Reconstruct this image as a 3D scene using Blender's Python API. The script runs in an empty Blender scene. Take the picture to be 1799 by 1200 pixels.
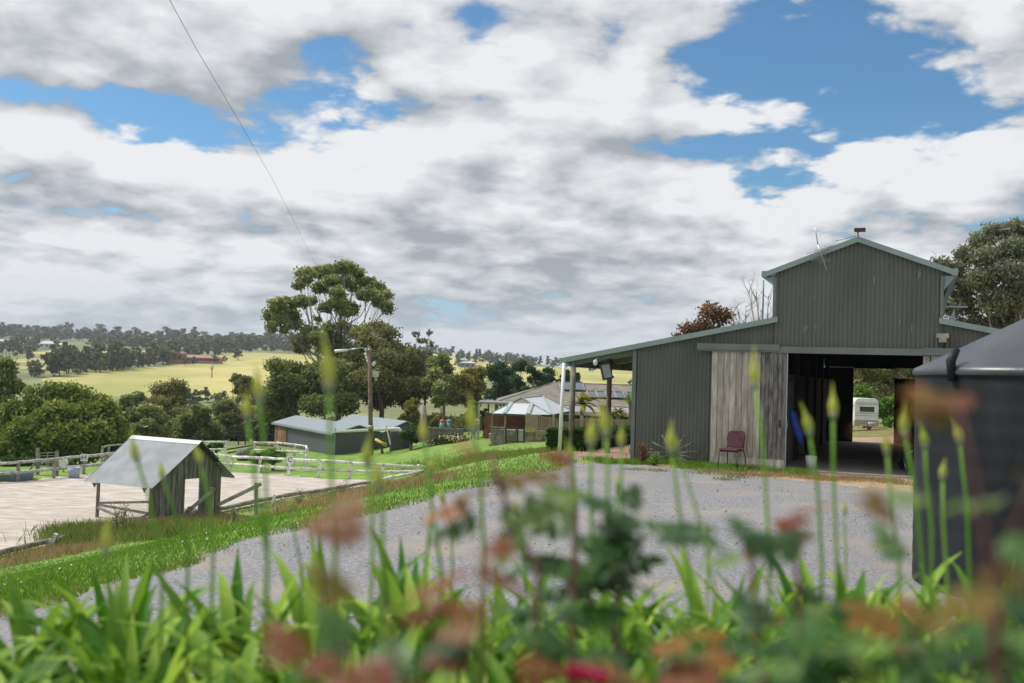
import bpy, math, random
import numpy as np
from mathutils import Vector, Matrix
R_ = math.radians
SC = bpy.context.scene
COL = SC.collection
PI = math.pi
HAZE = True
# ------------------------------------------------------------------ camera
FPX = 1750.0
PIT, ROL = R_(2.06), R_(1.8)
_X = np.array([1, 0, 0.]); _F = np.array([0, math.cos(PIT), math.sin(PIT)]); _U = np.array([0, -math.sin(PIT), math.cos(PIT)])
_R = _X*math.cos(ROL)+_U*math.sin(ROL); _V = -_X*math.sin(ROL)+_U*math.cos(ROL); EYE = np.array([0, 0, 2.])
cd = bpy.data.cameras.new('camera'); cam = bpy.data.objects.new('camera', cd); COL.objects.link(cam); SC.camera = cam
m = Matrix.Identity(4)
for i in range(3):
    m[i][0] = _R[i]; m[i][1] = _V[i]; m[i][2] = -_F[i]; m[i][3] = EYE[i]
cam.matrix_world = m
cd.sensor_width = 36; cd.lens = 36*FPX/1799; cd.clip_start = .05; cd.clip_end = 9000
cd.dof.use_dof = True; cd.dof.focus_distance = 29; cd.dof.aperture_fstop = 2.0
def ray(px, py): return _F*FPX+_R*(px-899.5)+_V*(600-py)
def P(px, py, D):
    d = ray(px, py); return EYE+d*(D/d[1])
def G(px, py, z=0):
    d = ray(px, py); return EYE+d*((z-2)/d[2])
# ------------------------------------------------------------------ world
SUN_EL, SUN_AZ = R_(52), R_(-70)          # azimuth from +Y towards +X
sd = Vector((math.sin(SUN_AZ)*math.cos(SUN_EL), math.cos(SUN_AZ)*math.cos(SUN_EL), math.sin(SUN_EL)))
W = bpy.data.worlds.new('World'); SC.world = W; W.use_nodes = True
nt = W.node_tree; nt.nodes.clear()
def N(t, **k):
    n = nt.nodes.new(t)
    for a, b in k.items(): setattr(n, a, b)
    return n
def lk(a, b): nt.links.new(a, b)
def mth(op, a, b=None, c=None, clamp=False):
    n = N('ShaderNodeMath', operation=op, use_clamp=clamp)
    for i, v in enumerate((a, b, c)):
        if v is None: continue
        if isinstance(v, (int, float)): n.inputs[i].default_value = v
        else: lk(v, n.inputs[i])
    return n.outputs[0]
def vm(op, a, b=None):
    n = N('ShaderNodeVectorMath', operation=op)
    for i, v in enumerate((a, b)):
        if v is None: continue
        if isinstance(v, (tuple, list)): n.inputs[i].default_value = v
        else: lk(v, n.inputs[i])
    return n
def mr(v, a, b, c=0., d=1., it='SMOOTHSTEP'):
    n = N('ShaderNodeMapRange', interpolation_type=it); lk(v, n.inputs['Value'])
    n.inputs['From Min'].default_value = a; n.inputs['From Max'].default_value = b
    n.inputs['To Min'].default_value = c; n.inputs['To Max'].default_value = d
    return n.outputs['Result']
def nz(vec, scale, detail, rough, dist=0., w=None):
    n = N('ShaderNodeTexNoise'); lk(vec, n.inputs['Vector'])
    n.inputs['Scale'].default_value = scale; n.inputs['Detail'].default_value = detail
    n.inputs['Roughness'].default_value = rough; n.inputs['Distortion'].default_value = dist
    return n.outputs['Fac']
tc = N('ShaderNodeTexCoord'); DIR = tc.outputs['Generated']
# openings in the cloud cover, as directions: (px, py, rx, ry, amount)
HOLES = [(385, 222, 215, 52, -.42), (90, 165, 190, 24, -.24), (600, 190, 160, 46, -.30), (575, 100, 85, 40, -.32), (470, 150, 90, 30, -.12), (880, 190, 60, 24, -.14), (1330, 95, 120, 50, -.12),
         (1270, 120, 130, 50, -.28), (1560, 165, 130, 95, -.38), (1390, 75, 110, 50, -.20), (1290, 258, 180, 30, -.26), (1350, 320, 80, 36, -.20),
         (1740, 215, 110, 34, -.18), (830, 15, 60, 26, -.16), (770, 550, 90, 40, -.28), (1060, 520, 160, 22, -.20), (430, 130, 50, 26, -.06), (1190, 455, 90, 16, -.10),
         (560, 290, 330, 80, .05), (110, 250, 220, 45, .06), (1130, 205, 130, 40, .10), (940, 120, 190, 80, .06), (250, 70, 340, 80, .10), (1700, 60, 140, 80, .08)]
COVER = .18
def density(dirv, base, fine=True):
    sp = N('ShaderNodeSeparateXYZ'); lk(dirv, sp.inputs[0])
    zz = mth('ADD', mth('MAXIMUM', sp.outputs[2], 0.0), .22)
    cb = N('ShaderNodeCombineXYZ'); lk(mth('DIVIDE', sp.outputs[0], zz), cb.inputs[0]); lk(mth('DIVIDE', sp.outputs[1], zz), cb.inputs[1])
    cb.inputs[2].default_value = 3.7
    wn = N('ShaderNodeTexNoise'); lk(cb.outputs[0], wn.inputs['Vector']); wn.inputs['Scale'].default_value = 5; wn.inputs['Detail'].default_value = 5
    wv = vm('ADD', cb.outputs[0], vm('SCALE', vm('SUBTRACT', wn.outputs['Color'], (.5, .5, .5)).outputs[0]).outputs[0]); wv.inputs[1].links[0].from_node.inputs['Scale'].default_value = .14
    a = nz(cb.outputs[0], 1.5, 12 if fine else 2.5, .58, .2)
    b = nz(cb.outputs[0], 5.0, 9 if fine else 1.5, .56, .2)
    vo = N('ShaderNodeTexVoronoi', feature='SMOOTH_F1', voronoi_dimensions='2D'); lk(wv.outputs[0], vo.inputs['Vector']); vo.inputs['Scale'].default_value = 7.; vo.inputs['Detail'].default_value = 3 if fine else .6; vo.inputs['Roughness'].default_value = .55; vo.inputs['Smoothness'].default_value = .35
    d = mth('ADD', mth('MULTIPLY', a, .95), mth('MULTIPLY', b, .50)); d = mth('SUBTRACT', d, .225-COVER)
    d = mth('ADD', d, mth('MULTIPLY', mth('SUBTRACT', .42, vo.outputs['Distance']), .20))
    d = mth('ADD', d, mr(sp.outputs[2], .30, .04, 0, .10))
    return mth('ADD', d, base)
def openings(dirv):
    d = None
    for (px, py, rx, ry, am) in HOLES:
        c = ray(px, py); c = c/np.linalg.norm(c)
        v = vm('SUBTRACT', dirv, tuple(c)); v = vm('MULTIPLY', v.outputs[0], (FPX/rx, 0, FPX/ry))
        l = vm('LENGTH', v.outputs[0]).outputs['Value']
        g = mr(l, 1.6, .0, 0, am*.93); d = g if d is None else mth('ADD', d, g)
    return d
hb0 = openings(DIR)
d0 = density(DIR, hb0)
up = vm('NORMALIZE', vm('ADD', DIR, (-.012, 0, .03)).outputs[0]).outputs[0]
hb1 = openings(up); d1 = density(up, hb1)
up2 = vm('NORMALIZE', vm('ADD', DIR, (-.02, 0, .055)).outputs[0]).outputs[0]
hb2 = openings(up2); ds0 = density(DIR, hb0, False); ds1 = density(up2, hb2, False)
mask = mr(d0, .365, .51)
sh = mth('SUBTRACT', d0, d1)
thick = mr(d0, .46, .95)
shs = mth('SUBTRACT', ds0, ds1)
br = mth('ADD', .79, mth('ADD', mth('MULTIPLY', sh, 1.35), mth('MULTIPLY', shs, .75)))
br = mth('SUBTRACT', br, mth('MULTIPLY', thick, .16))
br = mth('MINIMUM', mth('MAXIMUM', br, .36), 1.0)
spz = N('ShaderNodeSeparateXYZ'); lk(DIR, spz.inputs[0])
ccol = N('ShaderNodeMix', data_type='RGBA'); lk(mr(br, .36, 1.0, 0, 1, 'LINEAR'), ccol.inputs['Factor'])
ccol.inputs['A'].default_value = (.34, .37, .41, 1); ccol.inputs['B'].default_value = (.79, .80, .82, 1)
sky = N('ShaderNodeTexSky', sky_type='NISHITA', sun_disc=False, sun_elevation=SUN_EL, sun_rotation=SUN_AZ)
sky.air_density = 1.0; sky.dust_density = .3; sky.ozone_density = 2.0
skyv = vm('MULTIPLY', sky.outputs[0], (.060, .092, .105))
hz = mr(spz.outputs[2], .0, .13, 1, 0)
cl2 = N('ShaderNodeMix', data_type='RGBA'); lk(mth('MULTIPLY', hz, .55), cl2.inputs['Factor']); lk(ccol.outputs['Result'], cl2.inputs['A'])
cl2.inputs['B'].default_value = (.47, .54, .60, 1)
sk2 = N('ShaderNodeMix', data_type='RGBA'); lk(mr(spz.outputs[2], .0, .20, .85, 0), sk2.inputs['Factor']); lk(skyv.outputs[0], sk2.inputs['A']); sk2.inputs['B'].default_value = (.36, .52, .66, 1)
fin = N('ShaderNodeMix', data_type='RGBA'); lk(mask, fin.inputs['Factor']); lk(sk2.outputs['Result'], fin.inputs['A']); lk(cl2.outputs['Result'], fin.inputs['B'])
bg = N('ShaderNodeBackground'); lk(fin.outputs['Result'], bg.inputs[0]); bg.inputs[1].default_value = 1.0
wo = N('ShaderNodeOutputWorld'); lk(bg.outputs[0], wo.inputs[0])
W.cycles.sampling_method = 'MANUAL'; W.cycles.sample_map_resolution = 512
sl = bpy.data.lights.new('sun', 'SUN'); sl.energy = 3.9; sl.angle = R_(10); sl.color = (1, .95, .87)
so = bpy.data.objects.new('sun', sl); COL.objects.link(so); so.rotation_euler = sd.to_track_quat('Z', 'Y').to_euler()
SC.view_settings.view_transform = 'Standard'; SC.view_settings.look = 'None'; SC.view_settings.exposure = 0.12; SC.view_settings.gamma = 1
# ------------------------------------------------------------------ materials
MT = {}
def mat(name, col, rough=.7, var=.25, scale=6., col2=None, bump=0., bscale=None, metal=0., spec=.5, tint=0., transl=0., coord='Object', stretch=(1, 1, 1), detail=6, tintcol=None, lo=.3, hi=.7, macro=None):
    """colour noise between col*(1-var) and col2 (or col*(1+var)); optional bump, per-face tint attribute, translucency"""
    global nt
    M = bpy.data.materials.new(name); M.use_nodes = True; old = nt; nt = M.node_tree; nt.nodes.clear()
    out = N('ShaderNodeOutputMaterial'); p = N('ShaderNodeBsdfPrincipled')
    p.inputs['Roughness'].default_value = rough; p.inputs['Metallic'].default_value = metal; p.inputs['Specular IOR Level'].default_value = spec
    t = N('ShaderNodeTexCoord'); mp = N('ShaderNodeMapping'); lk(t.outputs[coord], mp.inputs[0]); mp.inputs['Scale'].default_value = stretch
    f = nz(mp.outputs[0], scale, detail, .6)
    f = mr(f, lo, hi, 0, 1)
    mx = N('ShaderNodeMix', data_type='RGBA'); lk(f, mx.inputs['Factor'])
    mx.inputs['A'].default_value = tuple(c*(1-var) for c in col)+(1,)
    mx.inputs['B'].default_value = tuple(col2)+(1,) if col2 else tuple(min(1, c*(1+var)) for c in col)+(1,)
    c = mx.outputs['Result']
    if macro:
        m3 = N('ShaderNodeMix', data_type='RGBA'); lk(mr(nz(mp.outputs[0], macro[0], 5, .6), macro[2], macro[3]), m3.inputs['Factor']); lk(c, m3.inputs['A']); m3.inputs['B'].default_value = tuple(macro[1])+(1,); c = m3.outputs['Result']
    if tint or tintcol:
        at = N('ShaderNodeAttribute', attribute_name='tint')
        if tintcol:
            m2 = N('ShaderNodeMix', data_type='RGBA'); lk(at.outputs['Fac'], m2.inputs['Factor']); lk(c, m2.inputs['A']); m2.inputs['B'].default_value = tuple(tintcol)+(1,)
            c = m2.outputs['Result']
        else:
            c = vm('MULTIPLY', c, None).node if False else c
            s = mth('ADD', mth('MULTIPLY', at.outputs['Fac'], 2*tint), 1-tint)
            v = N('ShaderNodeVectorMath', operation='SCALE'); lk(c, v.inputs[0]); lk(s, v.inputs['Scale']); c = v.outputs[0]
    lk(c, p.inputs['Base Color'])
    if bump:
        b = N('ShaderNodeBump'); b.inputs['Strength'].default_value = 1; b.inputs['Distance'].default_value = bump
        lk(nz(mp.outputs[0], bscale or scale*3, 5, .6), b.inputs['Height']); lk(b.outputs[0], p.inputs['Normal'])
    if transl:
        tr = N('ShaderNodeBsdfTranslucent'); lk(c, tr.inputs[0]); ms = N('ShaderNodeMixShader'); ms.inputs[0].default_value = transl
        lk(p.outputs[0], ms.inputs[1]); lk(tr.outputs[0], ms.inputs[2]); lk(ms.outputs[0], out.inputs[0])
    else: lk(p.outputs[0], out.inputs[0])
    nt = old; MT[name] = M
    return M
# ------------------------------------------------------------------ mesh helpers
def tag(o, label=None, cat=None, group=None, kind=None):
    if label: o['label'] = label
    if cat: o['category'] = cat
    if group: o['group'] = group
    if kind: o['kind'] = kind
    return o
def npmesh(name, V_, F_, m, parent=None, tint=None, smooth=False, loc=None):
    """V_ (n,3) array, F_ (m,k) int array of equal-size faces"""
    V_ = np.asarray(V_, np.float32); F_ = np.asarray(F_, np.int32)
    me = bpy.data.meshes.new(name); k = F_.shape[1]
    me.vertices.add(len(V_)); me.vertices.foreach_set('co', V_.ravel())
    me.loops.add(F_.size); me.loops.foreach_set('vertex_index', F_.ravel())
    me.polygons.add(len(F_)); me.polygons.foreach_set('loop_start', np.arange(0, F_.size, k, dtype=np.int32))
    me.polygons.foreach_set('loop_total', np.full(len(F_), k, np.int32))
    if smooth: me.polygons.foreach_set('use_smooth', np.ones(len(F_), bool))
    me.update(calc_edges=True)
    if tint is not None:
        a = me.attributes.new('tint', 'FLOAT', 'POINT'); a.data.foreach_set('value', np.asarray(tint, np.float32))
    me.materials.append(m)
    o = bpy.data.objects.new(name, me); COL.objects.link(o)
    if parent: o.parent = parent
    if loc is not None: o.location = loc
    return o
RN = random.Random(5)
class MB:
    def __init__(s): s.v = []; s.f = []; s.t = []; s.sm = []
    def add(s, vs, fs, tint=None, smooth=False):
        b = len(s.v); s.v += [tuple(float(c) for c in v) for v in vs]; s.f += [tuple(i+b for i in f) for f in fs]
        t = RN.random() if tint is None else tint
        s.t += [t]*len(vs); s.sm += [smooth]*len(fs)
    def box(s, c, sz, rot=None, tint=None):
        x, y, z = (a/2 for a in sz); c = Vector(c)
        vs = [Vector((i*x, j*y, k*z)) for i in (-1, 1) for j in (-1, 1) for k in (-1, 1)]
        if rot is not None: vs = [rot @ v for v in vs]
        s.add([v+c for v in vs], [(0, 1, 3, 2), (4, 6, 7, 5), (0, 4, 5, 1), (2, 3, 7, 6), (0, 2, 6, 4), (1, 5, 7, 3)], tint)
    def bb(s, a, b, tint=None):
        s.box([(a[i]+b[i])/2 for i in range(3)], [abs(b[i]-a[i]) for i in range(3)], None, tint)
    def bar(s, a, b, w, h=None, up=(0, 0, 1), tint=None):
        a = Vector(a); b = Vector(b); d = b-a; L = d.length; d.normalize(); h = h or w; up = Vector(up)
        if abs(d.dot(up)) > .98: up = Vector((0, 1, 0))
        sx = d.cross(up).normalized(); u = sx.cross(d)
        s.box((a+b)/2, (w, L, h), Matrix((sx, d, u)).transposed(), tint)
    def tube(s, pts, rad, n=8, cap=True, tint=None):
        pts = [Vector(p) for p in pts]; rad = rad if isinstance(rad, (list, tuple)) else [rad]*len(pts); vs = []; fs = []; prev = None
        for i, p in enumerate(pts):
            d = (pts[min(i+1, len(pts)-1)]-pts[max(i-1, 0)]).normalized()
            r = Vector((1, 0, 0)) if prev is None else prev
            if abs(d.dot(r)) > .9: r = Vector((0, 1, 0))
            a = (r-d*r.dot(d)).normalized(); prev = a; b = d.cross(a)
            vs += [p+(a*math.cos(2*PI*k/n)+b*math.sin(2*PI*k/n))*rad[i] for k in range(n)]
        for i in range(len(pts)-1):
            for k in range(n): fs.append((i*n+k, i*n+(k+1) % n, (i+1)*n+(k+1) % n, (i+1)*n+k))
        if cap: fs += [tuple(range(n-1, -1, -1)), tuple(range((len(pts)-1)*n, len(pts)*n))]
        s.add(vs, fs, tint, True)
    def lathe(s, c, prof, n=24, tint=None, M=None):
        vs = []; fs = []; M = M or Matrix.Identity(3); c = Vector(c)
        for r, z in prof: vs += [c+M @ Vector((r*math.cos(2*PI*k/n), r*math.sin(2*PI*k/n), z)) for k in range(n)]
        for i in range(len(prof)-1):
            for k in range(n): fs.append((i*n+k, i*n+(k+1) % n, (i+1)*n+(k+1) % n, (i+1)*n+k))
        s.add(vs, fs, tint, True)
    def slab(s, poly, off, tint=None):
        """polygon extruded by the vector off"""
        n = len(poly); o = Vector(off); a = [Vector(p) for p in poly]; b = [p+o for p in a]
        s.add(a+b, [tuple(range(n)), tuple(range(2*n-1, n-1, -1))]+[(i, i+n, (i+1) % n+n, (i+1) % n) for i in range(n)], tint)
    def build(s, name, m, parent=None, loc=None, bevel=0):
        me = bpy.data.meshes.new(name); me.from_pydata(s.v, [], s.f)
        a = me.attributes.new('tint', 'FLOAT', 'POINT'); a.data.foreach_set('value', s.t)
        me.polygons.foreach_set('use_smooth', s.sm); me.materials.append(m)
        import bmesh
        b = bmesh.new(); b.from_mesh(me); bmesh.ops.recalc_face_normals(b, faces=b.faces); b.to_mesh(me); b.free()
        o = bpy.data.objects.new(name, me); COL.objects.link(o)
        if parent: o.parent = parent
        if loc is not None: o.location = loc
        if bevel:
            md = o.modifiers.new('b', 'BEVEL'); md.width = bevel; md.segments = 2; md.limit_method = 'ANGLE'
        return o
def empty(name, loc=(0, 0, 0), rz=0., parent=None):
    o = bpy.data.objects.new(name, None); o.empty_display_size = .2; COL.objects.link(o); o.location = loc; o.rotation_euler = (0, 0, rz)
    if parent: o.parent = parent
    return o
def copy_tree(o, parent=None):
    c = o.copy(); COL.objects.link(c); c.parent = parent
    for ch in list(o.children): copy_tree(ch, c)
    return c
# ------------------------------------------------------------------ terrain
def Zc(px, D, z):
    d = ray(px, 600); return (d[0]/d[1], D, (z-2)/D)
def Pc(px, py, D):
    q = P(px, py, D); return (q[0]/D, D, (q[2]-2)/D)
CT = [Pc(0, 1075, 9.5), Pc(-400, 1110, 9.5), Pc(400, 960, 13.2), Pc(720, 880, 17.3), Pc(1000, 816, 24.7), Pc(880, 842, 20.5),
      Zc(400, 9, -.2), Zc(900, 9, -.05), Zc(1400, 9, 0), Zc(1900, 9, 0), Zc(2400, 9, 0), Zc(1400, 16, 0), Zc(1100, 16, -.03), Zc(1900, 16, 0),
      Zc(1500, 23.4, 0), Zc(1250, 24.5, -.02), Zc(1112, 25.6, -.04), Zc(1900, 23, 0), Zc(2400, 24, .1), Zc(1500, 37, 0), Zc(1900, 37, .2), Zc(2300, 40, .3), Zc(1200, 38, -.3),
      Zc(1530, 50, -.4), Zc(1530, 75, -1.15), Zc(1530, 110, -1.5), Zc(1900, 80, 0), Zc(2400, 80, 1), Zc(1250, 75, -2.2),
      Zc(0, 32.5, -4.5), Zc(-400, 28, -4.5), Zc(420, 42.6, -4.5), Zc(600, 51, -4.5), Zc(745, 64, -4.4),
      Pc(880, 806, 33), Pc(880, 789, 50), Pc(890, 777, 70), Pc(800, 785, 72), Pc(750, 792, 74), Pc(700, 797, 77), Pc(600, 807, 80), Pc(500, 812, 78),
      Pc(400, 802, 84), Pc(430, 776, 100), Pc(330, 782, 95), Zc(0, 55, -4.5), Zc(250, 62, -4.5), Zc(0, 72, -5.3), Zc(200, 80, -5.8), Zc(-400, 60, -5), Zc(-400, 100, -8),
      Zc(200, 120, -9), Zc(600, 120, -7), Zc(0, 120, -9), Zc(900, 120, -4), Pc(960, 772, 73), Zc(1000, 92, -2.7), Zc(850, 85, -3), Zc(960, 30, -.35), Zc(1000, 45, -1.1), Zc(1100, 60, -1.7), Zc(1100, 33, -.3),
      Zc(0, 220, -15), Zc(300, 220, -14), Zc(600, 220, -13), Zc(900, 200, -8), Zc(1200, 200, -5), Zc(1700, 200, -1), Zc(-400, 220, -15), Zc(2400, 200, 3),
      Pc(300, 692, 350), Pc(100, 680, 380), Pc(500, 690, 350), Pc(100, 655, 470), Pc(300, 642, 600), Pc(500, 627, 750), Pc(450, 662, 480), Pc(60, 640, 600), Pc(100, 622, 760), Pc(300, 622, 800),
      Pc(60, 602, 1100), Pc(0, 593, 1250), Pc(250, 601, 1300), Pc(500, 606, 1400), Pc(350, 612, 1050), Pc(700, 660, 450), Pc(700, 640, 800), Pc(820, 645, 900), Pc(760, 622, 1400), Pc(900, 636, 1350), Pc(980, 648, 1200),
      Pc(1060, 688, 300), Pc(1060, 668, 600), Pc(1060, 651, 1000), Pc(1300, 660, 1000), Pc(1600, 672, 1000), Pc(2100, 680, 1000), Pc(1300, 700, 350), Pc(1600, 700, 350), Pc(-400, 588, 1250), Pc(-400, 660, 450), Pc(2200, 690, 400),
      Pc(-300, 625, 2500), Pc(300, 630, 2500), Pc(700, 645, 2500), Pc(1100, 663, 2500), Pc(1800, 688, 2500)]
CT = np.array(CT); TXMIN, TXMAX = -.80, .86
def feat(tx, D): return np.stack([tx*2.6, np.log(D)], -1)
Q = feat(CT[:, 0], CT[:, 1]); n_ = len(Q)
def Kf(a, b):
    r2 = ((a[:, None, :]-b[None, :, :])**2).sum(-1); return .5*r2*np.log(r2+1e-9)
A_ = np.zeros((n_+3, n_+3)); A_[:n_, :n_] = Kf(Q, Q)+np.eye(n_)*2e-3; A_[:n_, n_] = 1; A_[:n_, n_+1:] = Q; A_[n_, :n_] = 1; A_[n_+1:, :n_] = Q.T
sol = np.linalg.solve(A_, np.concatenate([CT[:, 2], np.zeros(3)]))
# barn frame
BA = G(1500, 832); BT = R_(22)
bu = np.array([math.cos(BT), -math.sin(BT), 0]); bv = np.array([math.sin(BT), math.cos(BT), 0])
def BL(x, y): return (x-BA[0])*bu[0]+(y-BA[1])*bu[1], (x-BA[0])*bv[0]+(y-BA[1])*bv[1]
def BW(u, v, z=0.): q = BA+bu*u+bv*v; return (q[0], q[1], z)
def tps(x, y):
    D = np.maximum(y, 9.); tx = np.clip(x/D, TXMIN, TXMAX); f = feat(tx, D); out = np.zeros(len(f))
    for i in range(0, len(f), 40000):
        g = f[i:i+40000]; out[i:i+40000] = Kf(g, Q) @ sol[:n_]+sol[n_]+g @ sol[n_+1:]
    return out*D+2
def sst(a, b, x): t = np.clip((x-a)/(b-a), 0, 1); return t*t*(3-2*t)
def sdpoly(x, y, poly):
    """signed distance (negative inside)"""
    p = np.asarray(poly); n = len(p); d = np.full(len(x), 1e18); ins = np.zeros(len(x), bool)
    for i in range(n):
        a = p[i]; b = p[(i+1) % n]; e = b-a; wx = x-a[0]; wy = y-a[1]
        t = np.clip((wx*e[0]+wy*e[1])/(e@e), 0, 1); d = np.minimum(d, (wx-e[0]*t)**2+(wy-e[1]*t)**2)
        c = ((a[1] > y) != (b[1] > y)) & (x < (b[0]-a[0])*(y-a[1])/(b[1]-a[1]+1e-12)+a[0]); ins ^= c
    return np.where(ins, -1, 1)*np.sqrt(d)
ARZ = -4.5
ARENA = [G(-260, 1025, ARZ)[:2], G(0, 972, ARZ)[:2], G(130, 948, ARZ)[:2], G(400, 896, ARZ)[:2], G(640, 853, ARZ)[:2], G(665, 845, ARZ)[:2], G(560, 840, ARZ)[:2], G(480, 832, ARZ)[:2], G(300, 826, ARZ)[:2], G(150, 833, ARZ)[:2], G(0, 848, ARZ)[:2], G(-260, 880, ARZ)[:2]]
def hgt(x, y):
    x = np.atleast_1d(np.asarray(x, float)); y = np.atleast_1d(np.asarray(y, float))
    z = tps(x, y); z = np.where(y < 9, z*sst(0, 9, y), z)
    u, v = BL(x, y)
    dx = np.maximum(np.abs(u+1.2)-6.4, 0); dy = np.maximum(np.abs(v-7)-7.6, 0); w = 1-sst(0, 2.5, np.hypot(dx, dy)); z = z*(1-w)-.02*w
    s = sdpoly(x, y, ARENA); w = 1-sst(.1, 4., s); z = z*(1-w)+ARZ*w
    return z
def H(x, y): return float(hgt(x, y)[0])
def hit(px, py, d0=6., d1=2400.):
    """where the view ray meets the terrain"""
    d = ray(px, py); D = np.exp(np.linspace(math.log(d0), math.log(d1), 900)); pts = EYE[None, :]+d[None, :]*(D/d[1])[:, None]
    g = hgt(pts[:, 0], pts[:, 1])-pts[:, 2]; k = np.argmax(g > 0)
    if g[k] <= 0: k = len(D)-1
    q = pts[k]; return np.array([q[0], q[1], H(q[0], q[1])])
def on(px, D, z=None):
    """point on the terrain in column px at depth D"""
    y0 = 660
    for _ in range(4):
        q = P(px, y0, D); zz = H(q[0], q[1]); d = ray(px, y0); y0 = y0-( (zz-q[2])/D*FPX )
    return np.array([q[0], q[1], zz])
def vnoise(x, y, s, seed=0):
    """cheap smooth value noise"""
    x = x/s; y = y/s; xi = np.floor(x).astype(int); yi = np.floor(y).astype(int); fx = x-xi; fy = y-yi
    h = lambda a, b: np.modf(np.abs(np.sin(a*127.1+b*311.7+seed*74.7)*43758.5453))[0]
    fx = fx*fx*(3-2*fx); fy = fy*fy*(3-2*fy)
    return (h(xi, yi)*(1-fx)+h(xi+1, yi)*fx)*(1-fy)+(h(xi, yi+1)*(1-fx)+h(xi+1, yi+1)*fx)*fy
def hp(l, **k): return [hit(a, b, **k)[:2] for a, b in l]
GRAVEL = hp([(-300, 1135), (0, 1075), (200, 1022), (400, 962), (560, 915), (720, 880), (870, 845), (1000, 816)])+[np.array(BW(-6.2, -.9)[:2]), np.array(BW(-3.2, -1.0)[:2]), np.array(BW(-1.2, -1.7)[:2]), np.array(BW(1.5, -2.2)[:2]), np.array(BW(8, -2.4)[:2]), np.array([24., 14.]), np.array([24., -9.]), np.array([-9., -9.])]
DIRT = [np.array(BW(*q)[:2]) for q in ((-7.3, .5), (-7.2, 16), (-5.3, 16), (-5.3, 0), (-5.3, 17), (9, 17), (12, 26), (-3, 26), (-7.4, 20))]
DIRTF = [np.array(BW(*q)[:2]) for q in ((-7.4, .2), (-6.5, -1.2), (-3.2, -1.2), (-1.2, -2.6), (1.5, -3.7), (9, -4), (9, .5))]
VER = [np.array(BW(*q)[:2]) for q in ((-7.5, .3), (-7.5, 14.5), (-5.2, 14.5), (-5.2, .3))]
BACK = [np.array(BW(*q)[:2]) for q in ((-6, 14), (9, 14), (12, 25), (-4, 25))]
LONG = [hp([(-260, 1042), (0, 982), (130, 952), (300, 927), (420, 903), (560, 880), (640, 862), (760, 828), (860, 808), (960, 796)]), None]
LONG = LONG[0]+[on(955, 34)[:2], on(880, 45)[:2], on(800, 58)[:2], G(757, 829, ARZ)[:2], G(660, 850, ARZ)[:2], G(500, 878, ARZ)[:2], G(400, 897, ARZ)[:2], G(250, 924, ARZ)[:2], G(0, 971, ARZ)[:2], G(-260, 1023, ARZ)[:2]]
# far paddocks: polygons of (px, depth)
def xyD(l): return [np.array([(ray(a, 620)[0]/ray(a, 620)[1])*D, D]) for a, D in l]
FIELD = [xyD([(60, 390), (150, 345), (420, 335), (520, 345), (620, 400), (900, 420), (1300, 300), (1700, 300), (1700, 1000), (1000, 1050), (700, 900), (520, 860), (400, 800), (300, 620), (200, 540), (110, 470)]),
         xyD([(20, 520), (90, 520), (180, 640), (250, 760), (120, 760), (40, 640)]), xyD([(60, 760), (240, 760), (280, 900), (100, 900)]), xyD([(700, 900), (1050, 900), (1000, 1250), (720, 1300)])]
nx, ny = 560, 780
tt = np.concatenate([np.linspace(-1.4, -.66, 40, endpoint=False), np.linspace(-.66, .66, nx), np.linspace(.66, 1.4, 41)[1:]])
yy = np.exp(np.linspace(math.log(3.), math.log(2612.), ny))-12
TX, YY = np.meshgrid(tt, yy); XX = TX*(YY+12); gx = XX.ravel(); gy = YY.ravel()
gz = hgt(gx, gy)
gz += (vnoise(gx, gy, 1.1, 1)-.5)*.03*sst(4, 12, gy)*(1-sst(200, 400, gy)) + (vnoise(gx, gy, 90, 2)-.5)*sst(300, 900, gy)*5
GV = np.stack([gx, gy, gz], -1); nc = len(tt)
ii = (np.arange(ny-1)[:, None]*nc+np.arange(nc-1)[None, :]).ravel(); GF = np.stack([ii, ii+1, ii+nc+1, ii+nc], -1)
cx = GV[GF].mean(1); fx, fy = cx[:, 0], cx[:, 1]
jit = (vnoise(fx, fy, .5, 3)-.5)*.6+(vnoise(fx, fy, .13, 4)-.5)*.35+(vnoise(fx, fy, 2.3, 5)-.5)*.7
cls = np.zeros(len(fx), int); near = fy < 120; idx = np.where(near)[0]; nxx, nyy, jj = fx[idx], fy[idx], jit[idx]
c2 = np.zeros(len(idx), int)
c2[sdpoly(nxx, nyy, LONG)+jj*1.2 < 0] = 1
c2[sdpoly(nxx, nyy, GRAVEL)+jj*.75 < 0] = 2
c2[sdpoly(nxx, nyy, DIRTF)+jj*.6 < 0] = 3
c2[sdpoly(nxx, nyy, BACK)+jj < 0] = 3
c2[sdpoly(nxx, nyy, VER)+jj*.1 < 0] = 4
c2[sdpoly(nxx, nyy, ARENA)+jj*.25 < 0] = 5
cls[idx] = c2
wild = (fy > 92+8*(vnoise(fx, fy, 20, 9)-.5)) & (cls == 0); cls[wild] = 7
u_, v_ = BL(fx, fy); cls[(cls == 0) & (u_ > -9) & (v_ > 22)] = 1
idx = np.where(~near & (fy > 250))[0]
for k, fp in enumerate(FIELD):
    s = sdpoly(fx[idx], fy[idx], fp)+(vnoise(fx[idx], fy[idx], 30, 7)-.5)*26; cls[idx[s < 0]] = 6
M_grass = mat('lawn', (.125, .27, .025), .9, .32, 1.1, (.21, .34, .05), .03, 22, coord='Object', detail=12, lo=.25, hi=.75, macro=(.22, (.28, .28, .07), .52, .75))
M_long = mat('rough_grass', (.13, .22, .035), .95, .3, .9, (.30, .27, .10), .06, 14, detail=12, lo=.35, hi=.65)
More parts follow.
